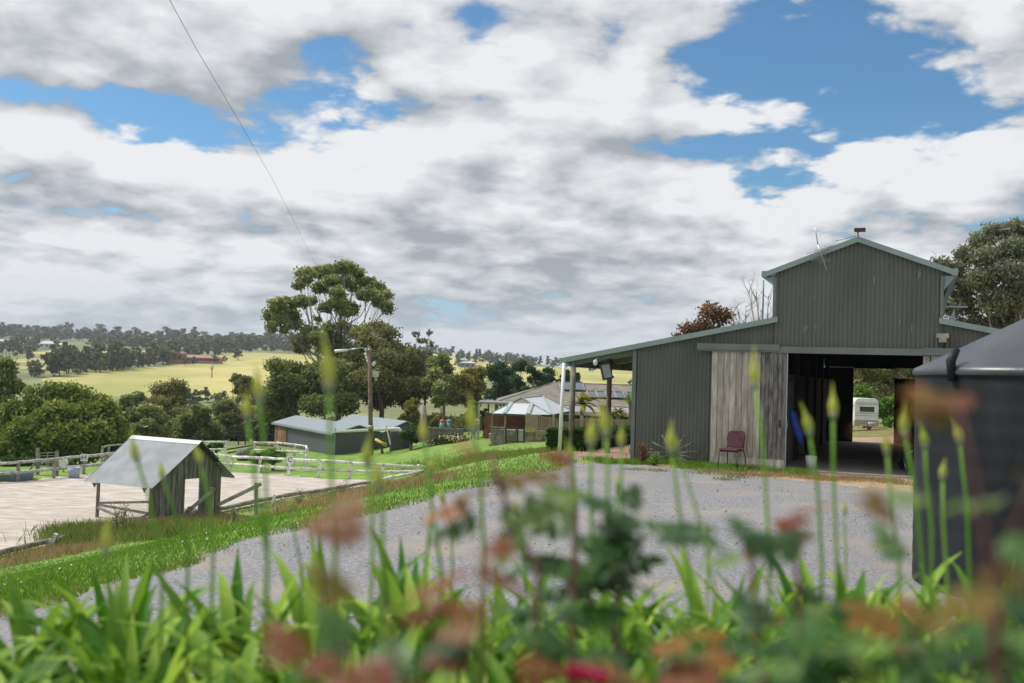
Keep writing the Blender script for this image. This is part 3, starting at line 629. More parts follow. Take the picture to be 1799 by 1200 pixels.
# the judge hut at the arena
def hut():
    A1 = Vector(P(268, 858, 41.2)); A2 = Vector(P(148, 846, 42.9)); R1 = Vector(P(355, 776, 43.0)); R2 = Vector(P(232, 766, 44.8)); B1 = Vector(P(412, 836, 45.)); B2 = R2+(B1-R1)
    base = Vector((A1.x, A1.y, -4.52)); r = empty('judge_hut', tuple(base)); tag(r, 'small grey board hut with a zinc gable roof at the arena edge', 'hut')
    def sheet(a, b, c, d, name, m):                     # corrugated sheet a-b (eave) to d-c (ridge)
        w = MB(); n = 6*int((b-a).length/.125); nn = (b-a).cross(d-a).normalized(); 
        if nn.z < 0: nn = -nn
        vs = []; fs = []
        for i in range(n+1):
            t = i/n; o = nn*(.02*math.cos(t*n/6*2*PI)); p = a.lerp(b, t)+o-base; q = d.lerp(c, t)+o-base; vs += [p, q]
        for i in range(n): fs.append((2*i, 2*i+2, 2*i+3, 2*i+1))
        w.add(vs, fs, .5, True); return w.build(name, m, r)
    sheet(A1, A2, R2, R1, 'roof_sheet', M_zinc)
    mid = B1.lerp(R1, .48); mid2 = B2.lerp(R2, .48); dz = Vector((0, 0, -.10))
    mg = mat('dark_roof_underside', (.06, .06, .045), .9, .3, 3)  # one dark olive tone for the lining below the roof sheets
    sheet(mid+dz*-.3, mid2, R2, R1, 'roof_sheet', M_zinc); sheet(B1+dz, B2+dz, mid2+dz, mid+dz, 'roof_sheet', M_zinc)
    w = MB(); w.slab([x-base+Vector((0, 0, -.03)) for x in (B1, B2, R2, R1)], (0, 0, -.03)); w.build('roof_lining', mg, r)
    w = MB(); up = Vector((0, 0, .035)); e = (R2-R1).normalized(); dl = (A1-R1).normalized(); dr = (B1-R1).normalized()
    w.slab([R1-base+up, R2-base+up, R2-base+dl*.22+up*.6, R1-base+dl*.22+up*.6], (0, 0, .006)); w.slab([R1-base+up, R2-base+up, R2-base+dr*.2+up*.6, R1-base+dr*.2+up*.6], (0, 0, .006)); w.build('ridge_cap', M_zinc, r)
    # gable wall set in from the roof edge
    ins = (R2-R1)*.05; g0 = A1+ins+(R1-A1)*.04; gp = R1+ins; g1 = B1+ins+(R1-B1)*.30
    hdir = Vector((g1.x-g0.x, g1.y-g0.y, 0)); L = hdir.length; hd = hdir.normalized()
    def rz(s):                                          # roof height along the gable
        tp = ((Vector((gp.x, gp.y, 0))-Vector((g0.x, g0.y, 0))).length)
        return g0.z+(gp.z-g0.z)*s/tp if s < tp else gp.z+(g1.z-gp.z)*(s-tp)/(L-tp)
    w = MB(); rr = random.Random(8); nb = 30; st = L/nb; nrm = Vector((-hd.y, hd.x, 0))
    da, db = .47, .70
    for i in range(nb):
        s = i*st; f = (s+st/2)/L; o = Vector((g0.x, g0.y, 0))+hd*s-Vector((base.x, base.y, 0)); z1 = min(rz(s), rz(s+st))-.06-base.z; z0 = -.1-f*.75
        if da < f < db: z0 = 1.72
        th = nrm*rr.uniform(.02, .035); wv = hd*(st*rr.uniform(.86, .99))
        w.slab([o+Vector((0, 0, z0)), o+wv+Vector((0, 0, z0)), o+wv+Vector((0, 0, z1+rr.uniform(-.02, 0))), o+Vector((0, 0, z1))], th, rr.random())
    w.build('board_wall', M_hutw, r)
    w = MB(); 
    for f in (da, db):
        o = Vector((g0.x, g0.y, 0))+hd*(L*f)-Vector((base.x, base.y, 0))+nrm*.06; w.bar(o+Vector((0, 0, -.8)), o+Vector((0, 0, 1.8)), .07)
    w.build('door_frame', M_rail, r)
    # posts at the open side and rear
    k = (A2-A1); 
    P1 = A1+k*.04+(R1-A1)*.03; P2 = A1+k*.82+(R1-A1)*.05; 
    for q in (P1, P2, g1+k*.8, g1+k*.02):
        w = MB(); w.bar((q.x-base.x, q.y-base.y, -.7), (q.x-base.x, q.y-base.y, q.z-base.z-.03), .11); w.build('post', M_pole, r)
    w = MB(); 
    for t in (.12, .85):
        o = A1+k*t-base; w.slab([o+Vector((-.1, 0, -.02)), o+Vector((.12, 0, -.02)), o+Vector((.02, 0, -.22))], (0, .04, 0))
    w.build('eave_bracket', M_pole, r)
    q1 = P1-base; q2 = P2-base; 
    w = MB(); w.bar((q2.x, q2.y, .62), (q1.x, q1.y, .92), .05, .1); w.build('rail', M_rail, r)
    w = MB(); w.bar((q2.x, q2.y, .55), (q1.x, q1.y+.06, .42), .05, .1); w.build('rail', M_rail, r)
    w = MB(); w.bar((q2.x, q2.y-.05, .45), (q1.x-.5, q1.y-.1, .0), .05, .1); w.build('rail', M_rail, r)
    w = MB(); w.bar((q1.x-.9, q1.y, .0), (q1.x, q1.y+.1, .45), .05, .1); w.build('brace', M_rail, r)
    # crossed rails running off to the right
    f = empty('timber_handrail', tuple(P(388, 915, 43.5)*np.array([1, 1, 0])+np.array([0, 0, ARZ])), 0); fb = Vector(f.location); tag(f, 'weathered stepped timber handrail at the right of the judge hut', 'handrail')
    g = lambda px, py, D: Vector(P(px, py, D))-fb
    w = MB(); w.bar(g(322, 905, 42), g(378, 858, 42.3), .06, .16); w.build('rail', M_rail, f)
    w = MB(); w.bar(g(383, 887, 42.6), g(459, 850, 43.5), .06, .16); w.build('rail', M_rail, f)
    for px, y0, y1, D in ((333, 890, 932, 42.0), (372, 856, 925, 42.4), (450, 848, 905, 43.6)):
        w = MB(); w.bar(g(px, y1, D), g(px, y0, D), .13); w.build('post', M_rail, f)
hut()
# arena fence
def fence_rails(r, b, pts, w_, h_, m, name='rail', jag=.02, seed=0):
    rr = random.Random(seed)
    for a, c in zip(pts[:-1], pts[1:]):
        mb = MB(); a = Vector(a)-b; c = Vector(c)-b; n = 4; pr = [a.lerp(c, i/n)+Vector((0, 0, rr.uniform(-jag, jag))) for i in range(n+1)]
        mb.tube(pr, [h_*rr.uniform(.50, .64) for _ in pr], 7); mb.build(name, m, r)
def arena_fence():
    b = Vector(G(480, 826, ARZ)); r = empty('arena_fence', tuple(b)); tag(r, 'flaking white post and rail fence round the far side of the sand arena', 'fence')
    posts = [(-60, 850, 816), (31, 846, 811), (94, 840, 805), (147, 833, 800), (184, 830, 797), (232, 828, 796), (290, 826, 794), (350, 826, 795), (407, 827, 801), (457, 832, 803), (509, 836, 806), (562, 838, 808), (617, 840, 812), (673, 841, 815), (735, 836, 819)]
    tops = []; mids = []
    for px, yb, yt in posts:
        q = G(px, yb, ARZ); D = q[1]; z = P(px, yt, D)[2]; q = Vector(q)
        lean = .12 if px > 380 else 0
        mb = MB(); mb.bar(q-b+Vector((-lean, 0, -.3)), Vector((q.x, q.y, z+.02))-b, .16, .10); mb.build('post', M_wfence if px > 250 else M_rail, r)
        tops.append(Vector((q.x, q.y-.08, z-.04))); mids.append(Vector((q.x-lean*.3, q.y-.08, ARZ+(z-ARZ)*.46)))
    ra = lambda L, m, s: fence_rails(r, b, L, .08, .15, m, seed=s)
    ra(tops[:7], mat('grey_white_rail', (.26, .25, .23), .9, .2, 6, (.58, .57, .54), tint=.1), 1); ra(mids[:7], MT['grey_white_rail'], 2); ra(tops[6:], M_wfence, 3); ra(mids[6:], M_wfence, 4)
    # far right corner turning back towards the camera
    c = [Vector(P(735, 818, tops[-1].y)), Vector(P(753, 824, 66.5)), Vector(P(722, 832, 62.5)), Vector(P(690, 838, 60.5)), Vector(P(655, 846, 59))]
    ra(c, M_wfence, 5); c2 = [q-Vector((0, 0, .35)) for q in c]; ra(c2[1:], M_wfence, 6)
    for q in c[1:4]: mb = MB(); mb.bar(q-b+Vector((0, 0, .1)), Vector((q.x, q.y, min(q.z-.6, ARZ-.1)))-b, .14, .1); mb.build('post', M_wfence, r)
    # dressage letters
    def letter(px, py, D, txt, lab):
        q = Vector(P(px, py, D)); e = empty('letter_sign', tuple(q)); tag(e, lab, 'sign')
        mb = MB(); mb.box((0, 0, 0), (.42, .02, .42)); mb.build('board', M_white, e)
        cu = bpy.data.curves.new('letter', 'FONT'); cu.body = txt; cu.size = .42; cu.extrude = .004; cu.align_x = 'CENTER'; cu.align_y = 'CENTER'
        t = bpy.data.objects.new('letter', cu); COL.objects.link(t)
        dg = bpy.context.evaluated_depsgraph_get(); me = bpy.data.meshes.new_from_object(t.evaluated_get(dg)); bpy.data.objects.remove(t)
        me.materials.clear(); me.materials.append(M_black); o = bpy.data.objects.new('letter', me); COL.objects.link(o); o.parent = e; o.location = (0, -.018, 0); o.rotation_euler = (PI/2, 0, 0)
    letter(510, 808, G(509, 836, ARZ)[1]-.25, 'C', 'white square sign with black letter C on the arena fence')
    letter(148, 804, G(147, 833, ARZ)[1]-.25, 'H', 'white square sign with a black letter on the left arena fence post')
    # low rail of the near side
    b2 = Vector(G(250, 922, ARZ)); r2 = empty('low_arena_rail', tuple(b2)); tag(r2, 'low grey rail lying along the near edge of the sand arena', 'fence')
    pts = [G(-120, 1000, ARZ), G(0, 978, ARZ), G(125, 950, ARZ), G(250, 926, ARZ), G(391, 899, ARZ), G(500, 876, ARZ), G(590, 862, ARZ), G(650, 852, ARZ)]
    fence_rails(r2, b2, [Vector(p)+Vector((0, 0, .16)) for p in pts], .08, .18, M_rail, seed=9)
    for p in (G(90, 960, ARZ), G(478, 885, ARZ)):
        p = Vector(p)-b2; mb = MB(); mb.bar(p+Vector((-.1, 0, -.2)), p+Vector((.15, 0, .45)), .14, .12); mb.build('post', M_wfence, r2)
arena_fence()
# ------------------------------------------------------------------ left of the arena
def left_bits():
    q = on(64, 58); r = empty('gate', tuple(q)); b = Vector(q); tag(r, 'dark wire gate between tall grey posts under the leafy tree', 'gate')
    g = lambda px, py, D=58: Vector(P(px, py, D))-b
    for px, y0, y1 in ((66, 787, 842), (100, 792, 838)): mb = MB(); mb.bar(g(px, y1+3), g(px, y0), .15); mb.build('post', M_rail, r)
    mb = MB(); mb.bar(g(66, 806, 57.8), g(38, 846, 57.4), .09); mb.build('brace', M_rail, r)
    mb = MB()
    for y in (796, 801, 807, 813, 820, 827): mb.bar(g(67, y), g(99, y-1), .03)
    for x in (70, 84, 97): mb.bar(g(x, 796), g(x, 830), .03)
    mb.build('gate_panel', M_galv, r)
    q = P(111, 813, 60); d = empty('drum', tuple(q)); tag(d, 'round white drum hung on the fence beside the gate', 'drum')
    T = Matrix.Rotation(PI/2, 3, 'X'); mb = MB(); mb.lathe((0, 0, 0), [(0, -.12), (.26, -.12), (.28, 0), (.26, .12), (.2, .14), (.15, .10), (0, .10)], 20, M=T); mb.build('body', M_white, d)
    mb = MB(); mb.bar((0, .1, -.25), (0, .1, -.95), .08); mb.build('stake', M_rail, d)
    q = P(130, 838, 57); q[2] = H(q[0], q[1]); d = empty('bucket', tuple(q)); tag(d, 'blue grey tub on the grass behind the left arena fence', 'bucket')
    mb = MB(); mb.lathe((0, 0, 0), [(0, 0), (.28, 0), (.36, .6), (.33, .6), (.27, .05), (0, .05)], 20); mb.build('body', mat('pale_blue_plastic', (.30, .38, .46), .5), d)
    mb = MB(); mb.tube([(.35*math.cos(t), 0, .58-.1*math.sin(t)) for t in np.linspace(0, PI, 9)], .012, 5); mb.build('handle', M_galv, d)
    q = G(14, 846, ARZ); d = empty('trough', tuple(q+np.array([-.3, 1.0, -.0]))); tag(d, 'low round water trough behind the left end of the arena fence', 'trough')
    mb = MB(); mb.lathe((0, 0, -.1), [(0, 0), (1.05, 0), (1.1, .45), (1.15, .5), (1.0, .5), (.97, .3), (0, .3)], 32); mb.build('basin', mat('blue_grey_tub', (.16, .22, .25), .6, .2, 4), d)
    mb = MB(); mb.lathe((0, 0, .24), [(0, 0), (.97, .0)], 24); mb.build('water', M_glass, d)
left_bits()
def rail_fence(name, label, tops, m, D0, rails=(0.0, .5), post_h=1.2, pw=.13, rad=(.07, .12)):
    """tops: (px, py of the rail top, depth)"""
    pp = [Vector(P(a, y, D)) for a, y, D in tops]; b = Vector((pp[0].x, pp[0].y, H(pp[0].x, pp[0].y))); r = empty(name, tuple(b)); tag(r, label, 'fence')
    for q in pp:
        mb = MB(); zz = H(q.x, q.y); mb.bar((q.x-b.x, q.y-b.y, min(zz, q.z-post_h)-b.z-.2), (q.x-b.x, q.y-b.y, q.z-b.z+.08), pw); mb.build('post', m, r)
    for dz in rails: fence_rails(r, b, [q-Vector((0, .08, dz)) for q in pp], rad[0], rad[1], m, seed=int(dz*10)+3)
    return r
rail_fence('paddock_fence', 'white railed paddock fence in front of the grey shed', [(447, 777, 76), (487, 778, 76), (518, 781, 76), (538, 784, 75.5), (540, 789, 73)], M_wfence, 76, (0, .62), .9)
rail_fence('paddock_fence', 'short white railed fence just behind the hut roof ridge', [(350, 776, 74), (397, 776, 74)], M_wfence, 74, (0, .55), 1.2)
rail_fence('paddock_fence', 'lower white sleeper rail by the green clump before the shed', [(447, 790, 73), (505, 793, 72), (535, 794, 72)], M_wfence, 73, (0,), .5)
rail_fence('paddock_fence', 'grey white rail fence beside the leafy tree, left of the hut roof', [(180, 786, 68), (191, 783, 69), (225, 780, 72)], MT['grey_white_rail'], 70, (0, .5), 1.0)
def yard():
    q = on(440, 96); b = Vector(q); r = empty('horse_yard', tuple(q)); tag(r, 'dark steel horse yard with a flat top rail beside the shed', 'horse yard')
    g = lambda px, py, D=95: Vector(P(px, py, D))-b
    for px, y0, y1 in ((395, 766, 785), (431, 759, 784), (447, 760, 788), (466, 761, 790), (478, 762, 790), (419, 768, 784)):
        mb = MB(); mb.bar(g(px, y1), g(px, y0), .10); mb.build('post', M_black, r)
    for pts in (((403, 758), (483, 764)), ((396, 765), (432, 764))): mb = MB(); mb.bar(g(*pts[0]), g(*pts[1]), .09, .14); mb.build('top_rail', M_black, r)
    for pts in (((396, 790, 84), (447, 782, 90)), ((400, 796, 83), (447, 787, 88)), ((447, 773, 95), (481, 776, 95)), ((447, 781, 94), (481, 784, 94))): mb = MB(); mb.bar(g(*pts[0]), g(*pts[1]), .07, .12); mb.build('rail', M_black, r)
    q = on(427, 80); o = MB(); o.lathe((0, 0, 0), [(0, -.45), (.45, -.45), (.47, 0), (.45, .45), (0, .45)], 16, M=Matrix.Rotation(PI/2, 3, 'Y')); o = o.build('round_bale', mat('grey_bale', (.14, .13, .12), .95, .4, 5), None, tuple(q+np.array([0, 0, .45]))); tag(o, 'small grey round bale on the grass left of the shed', 'bale')
yard()
# ------------------------------------------------------------------ grey shed
def shed():
    # front long wall runs from the far left corner to the near corner, gables face right
    C0 = Vector(P(483, 747, 98)); C1 = Vector(P(587, 757, 84)); 
    zb = -5.6; ez = (C0.z+C1.z)/2
    b = Vector((C1.x, C1.y, zb)); r = empty('shed', tuple(b)); tag(r, 'long slate grey farm shed with twin pale gable roofs behind the paddock', 'shed')
    d = Vector((C0.x-C1.x, C0.y-C1.y, 0)); L = d.length; d.normalize(); g = Vector((-d.y, d.x, 0)); 
    if g.x < 0: g = -g
    def pt(s, t, z): q = C1+d*s+g*t; return Vector((q.x-b.x, q.y-b.y, z-b.z))
    gx_ = lambda px, D=84: None
    # gable wall: from near corner along g
    w1, w2 = 4.3, 4.0; h1 = .6
    for k, (t0, ww, hh, s1) in enumerate(((0, w1, h1, L), (w1+.05, w2+.4, h1+.35, L*.75))):
        mb = MB(); mb.slab([pt(0, t0, zb), pt(0, t0+ww, zb), pt(0, t0+ww, ez), pt(0, t0+ww/2, ez+hh), pt(0, t0, ez)], d*s1); mb.build('wall', M_shed, r)
        mb = MB()
        for a, c in (((t0-.18, ez-.05), (t0+ww/2, ez+hh+.04)), ((t0+ww/2, ez+hh+.04), (t0+ww+.12, ez-.02))):
            mb.slab([pt(-.25, a[0], a[1]+.03), pt(-.25, c[0], c[1]+.03), pt(s1+.25, c[0], c[1]+.03), pt(s1+.25, a[0], a[1]+.03)], (0, 0, .08))
        mb.build('roof', M_shroof, r)
    mb = MB(); mb.slab([pt(-.28, -.3, ez-.14), pt(-.28, -.16, ez-.14), pt(-.28, -.16, ez), pt(-.28, -.3, ez)], d*(L+.5)); mb.build('gutter', M_shroof, r)
    mb = MB(); 
    for i in range(5): s = L*(.76+i*.035); mb.slab([pt(s, -.03, zb+.5), pt(s+L*.033, -.03, zb+.5), pt(s+L*.033, -.03, ez-.25), pt(s, -.03, ez-.25)], g*-.05, RN.random())
    mb.build('timber_door', mat('brown_boards', (.15, .085, .045), .9, .4, 3, (.34, .20, .11), tint=.3, stretch=(4, 4, .5)), r)
    mb = MB(); s = L*.945; 
    for i in range(2): mb.slab([pt(s+i*L*.02, -.03, zb+.3), pt(s+L*.018+i*L*.02, -.03, zb+.3), pt(s+L*.018+i*L*.02, -.03, ez-.25), pt(s+i*L*.02, -.03, ez-.25)], g*-.05, RN.random())
    mb.build('timber_door', MT['brown_boards'], r)
    mb = MB(); mb.slab([pt(-.03, 3.4, ez-1.5), pt(-.03, 3.9, ez-1.5), pt(-.03, 3.9, ez-.2), pt(-.03, 3.4, ez-.2)], d*-.03); mb.build('window', M_glass, r)
    mb = MB(); mb.bar(pt(-.05, .06, zb), pt(-.05, .06, ez), .08); mb.build('downpipe', M_galv, r)
    # white pipe carried across the gables to the tank
    q0 = Vector(P(588, 752, 83)); q1 = Vector(P(589, 758, 83)); q2 = Vector(P(700, 753, 80)); q3 = Vector(P(707, 759, 80)); o = MB(); o.tube([q0, q1, q2, q3], .13, 8); o = o.build('drain_pipe', M_white); tag(o, 'long white pipe crossing the grey shed gables towards its tank', 'pipe')
    q = on(703, 81); t = empty('water_tank', tuple(q)); tag(t, 'small dark grey water tank at the right end of the shed', 'water tank')
    mb = MB(); mb.lathe((0, 0, -.3), [(0, 0), (.85, 0)]+[(.85+.02*(i % 2), .1+i*.12) for i in range(14)]+[(.8, 1.75), (.1, 1.85), (0, 1.85)], 28); mb.build('tank_body', mat('charcoal_tank', (.045, .05, .055), .6, .2, 3), t)
    mb = MB(); mb.lathe((0, 0, 1.55), [(0, .02), (.25, .0), (.27, -.1)], 14); mb.build('lid', M_galv, t)
    q = on(688, 79); mb = MB(); a = Vector(P(678, 747, 79)); bb_ = Vector(P(686, 781, 79)); mb.bar(a-bb_, (0, 0, 0), .10); o = mb.build('leaning_stake', M_white, None, tuple(bb_)); tag(o, 'pale stake leaning beside the shed tank', 'stake')
    a = Vector(P(665, 778, 78)); mb = MB(); mb.tube([Vector(P(660, 772, 79))-a, Vector(P(678, 783, 78))-a], .12, 6); mb.tube([Vector(P(668, 777, 78))-a, Vector(P(680, 780, 78))-a], .09, 6); o = mb.build('cut_log', mat('yellow_wood', (.42, .33, .10), .8), None, tuple(a)); tag(o, 'yellowish cut logs on the grass at the foot of the pole', 'log')
shed()
def pole():
    D = 80.; q = on(652, D); b = Vector(q); r = empty('utility_pole', tuple(q)); tag(r, 'brown timber utility pole standing in front of the grey shed', 'utility pole')
    g = lambda px, py, dd=0: Vector(P(px, py, D+dd))-b
    mb = MB(); mb.tube([(0, 0, -.3), g(650.5, 700), g(649, 608)], [.2, .17, .14], 12); mb.build('pole_shaft', M_pole, r)
    mb = MB(); mb.tube([g(651.5, 754), g(651.5, 747)], .215, 12); mb.tube([g(649.2, 616), g(649.2, 613)], .16, 10); mb.build('metal_band', M_galv, r)
    mb = MB(); mb.tube([g(648, 616, -.2), g(636, 611, -.3), g(610, 615, -.5)], .05, 6); mb.build('lamp_arm', M_galv, r)
    mb = MB(); mb.tube([g(611, 615, -.5), g(588, 617, -.5)], [.09, .13], 8); mb.build('lamp_head', M_white, r)
    mb = MB()
    for px, py in ((643, 622), (645, 628), (647, 634), (643, 614), (656, 640), (658, 637)): mb.tube([g(px-2, py-2), g(px+1, py+3)], .10, 8)
    mb.build('insulator', M_white, r)
    mb = MB(); mb.box(g(660, 657), (.45, .3, .5)); mb.tube([g(651, 652), g(666, 655)], .04, 6); mb.tube([g(660, 662), g(661, 669)], .09, 8); mb.build('fuse_box', mat('cream_box', (.45, .46, .36), .6), r)
    mb = MB(); mb.box(g(648, 705, -.2), (.14, .12, .3)); mb.build('meter_box', M_galv, r)
    mb = MB(); mb.tube([g(661, 668), g(664, 690), g(668, 712), g(674, 735)], .025, 5); mb.tube([g(649, 665), g(632, 676)], .02, 5); mb.build('stay_wire', M_black, r)
pole()
def wire():
    pts = [(230, -130, 17), (298, 0, 22), (345, 86, 25.5), (392, 165, 30), (440, 248, 38), (478, 313, 47), (505, 366, 57), (532, 420, 72), (557, 468, 96), (585, 520, 125)]
    mb = MB(); mb.tube([P(*q) for q in pts], .007, 6); o = mb.build('power_line', M_black); tag(o, 'single thin power line sagging across the cloudy sky to the tall gum', 'power line')
    for v in o.data.vertices: pass
wire()
# ------------------------------------------------------------------ the house group
def house():
    D = 80.; xl = (872-900)/FPX*D; zb = -2.9; ze = -.08; zr = 1.62
    b = Vector((xl, D, zb)); r = empty('house', tuple(b)); tag(r, 'long brick homestead with a hipped grey brown tile roof beyond the lawn', 'house')
    X = lambda x, y, z: Vector((x-b.x, y-b.y, z-b.z))
    x1 = 19.; y0, y1 = 80., 97.
    mb = MB(); mb.bb(X(xl+1.2, y0+1, zb-.6), X(x1, y1-1, ze)); mb.build('wall', M_brick, r)
    mb = MB(); A, B, C_, E_ = X(xl, y0, ze), X(x1+1, y0, ze), X(x1+1, y1, ze), X(xl, y1, ze); R1, R2 = X(xl+5.0, 88.5, zr), X(x1-5, 88.5, zr)
    mb.add([A, B, C_, E_, R1, R2], [(0, 1, 5, 4), (1, 2, 5), (2, 3, 4, 5), (3, 0, 4), (0, 3, 2, 1)], .5); ro = mb.build('roof', M_tile, r)
    mb = MB(); mb.tube([R1, R2], .09, 6); mb.tube([R1, A], .07, 6); mb.tube([B, R2], .07, 6); mb.build('ridge_cap', M_tile, ro)
    n = lambda x, y: X(x, y, ze+(zr-ze)*(y-y0)/(88.5-y0)+.12)
    for (xa, xb, ya, yb, k) in ((4.25, 6.4, 85.2, 88.3, 1), (6.5, 9.6, 82.6, 84.9, 4), (9.8, 12.2, 82.6, 84.9, 3)):
        for i in range(k):
            a = xa+(xb-xa)*i/k; c = xa+(xb-xa)*(i+1)/k-.06; mb = MB(); mb.slab([n(a, ya), n(c, ya), n(c, yb), n(a, yb)], (0, 0, .04)); pn = mb.build('solar_panel', M_solar, r)
            mb = MB(); e = .05
            for p, q in ((n(a, ya), n(c, ya)), (n(c, ya), n(c, yb)), (n(c, yb), n(a, yb)), (n(a, yb), n(a, ya))): mb.bar(p+Vector((0, 0, .05)), q+Vector((0, 0, .05)), .07)
            mb.build('frame', M_galv, pn)
    # verandah in front
    mb = MB(); mb.slab([X(3.2, 76.8, -.55), X(x1, 76.8, -.55), X(x1, 80.1, -.2), X(3.2, 80.1, -.2)], (0, 0, .08)); mb.build('verandah_roof', mat('verandah_sheet', (.27, .26, .24), .6, .15, 2), r)
    mb = MB(); mb.bb(X(3.2, 76.7, -.75), X(x1, 76.8, -.53)); mb.build('gutter', mat('cream_trim', (.42, .40, .36), .7), r)
    for i in range(7): x = 3.6+i*2.3; mb = MB(); mb.bb(X(x, 76.9, zb-.3), X(x+.14, 77.04, -.55)); mb.build('verandah_post', mat('grey_post', (.3, .3, .3), .7), r)
    for i in range(5): x = 4.4+i*2.6; mb = MB(); mb.bb(X(x, 80.96, -2.2), X(x+1.5, 81.02, -.6)); wn = mb.build('window', M_glass, r); mb = MB(); mb.bb(X(x-.05, 80.93, -2.27), X(x+1.55, 80.99, -2.2)); mb.build('sill', M_lat, wn)
house()
def pergola():
    D = 76.; q = P(840, 711, D); b = Vector((q[0], D, H(q[0], D))); r = empty('pergola', tuple(b)); tag(r, 'dark flat roofed pergola beside the round green shrub', 'pergola')
    g = lambda px, py, d=D: Vector(P(px, py, d))-b
    mb = MB(); z = g(840, 709).z; mb.bb((0, 0, z), (4.2, 5, z+.14)); mb.build('flat_roof', mat('grey_sheet', (.20, .20, .21), .6), r)
    for x, y in ((.02, .05), (.66, 3), (4.0, .05), (4.0, 4.8)): mb = MB(); mb.bb((x, y, -.4), (x+.13, y+.13, z)); mb.build('post', M_galv if x < .1 else M_lat, r)
    a = g(838, 741); mb = MB(); mb.lathe(tuple(a), [(.1, -.04), (.2, -.04), (.22, 0), (.2, .04), (.1, .04)], 16, M=Matrix.Rotation(PI/2, 3, 'X')); mb.build('life_ring', M_white, r)
pergola()
def gazebo():
    q = G(900, 781, -2.9); D = 70.; b = Vector((P(925, 720, 72)[0], 72, -2.9)); r = empty('gazebo', tuple(b)); tag(r, 'open gazebo with a white hipped sheet roof in front of the house', 'gazebo')
    g = lambda px, py, d: Vector(P(px, py, d))-b
    e = [g(863, 726, 73), g(886.6, 726.5, 70.5), g(927, 728, 69), g(969, 728.5, 70), g(1003.6, 721.5, 75), g(975, 718, 79), g(885, 718, 79)]
    a1, a2, ap = g(898.5, 708.3, 72.3), g(934, 709.2, 71.5), g(917, 698.8, 72.4); rb = g(954, 695.5, 75.5)
    mb = MB(); mb.add(e+[a1, a2, ap, rb], [(0, 1, 7), (1, 2, 8, 7), (2, 3, 8), (8, 3, 10, 9), (3, 4, 10), (4, 5, 10), (5, 6, 9, 10), (6, 0, 7, 9)], .5); ro = mb.build('roof', mat('white_roof_sheet', (.47, .50, .53), .45, .05, 2), r)
    ro.modifiers.new('s', 'SOLIDIFY').thickness = .06
    mb = MB(); mb.add([a1, a2, ap, a1+Vector((0, .1, 0)), a2+Vector((0, .1, 0)), ap+Vector((0, .1, 0))], [(0, 1, 2), (3, 5, 4), (0, 3, 4, 1), (1, 4, 5, 2), (2, 5, 3, 0)]); mb.build('gable_vent', M_tile, r)
    mb = MB(); u = Vector((0, -.03, .05)); hip = [(a1, e[0]), (a1, e[1]), (a2, e[2]), (a2, e[3]), (rb, e[3]), (rb, e[4]), (ap, rb), (a1, ap), (a2, ap)]
    for p, q in hip[1:3]: mb.bar(p+u, q+u, .28, .05)
    for p, q in hip: mb.bar(p+u*.7, q+u*.7, .10, .05)
    mb.build('hip_cap', mat('sage_trim', (.30, .38, .36), .5), r)
    mb = MB()
    for p, q in zip(e[:4], e[1:5]): mb.bar(p-Vector((0, 0, .08)), q-Vector((0, 0, .08)), .05, .13)
    mb.build('gutter', M_black, r)
    for i, p in enumerate(e[:6]): mb = MB(); mb.bar((p.x*.97, p.y+.15, -.5), (p.x*.97, p.y+.15, p.z-.05), .14); mb.build('post', M_lat, r)
    mb = MB(); mb.box(g(890, 770, 77)+Vector((.2, 0, .6)), (3.9, .2, 2.6)); mb.build('brick_wall', M_brick, r)
gazebo()
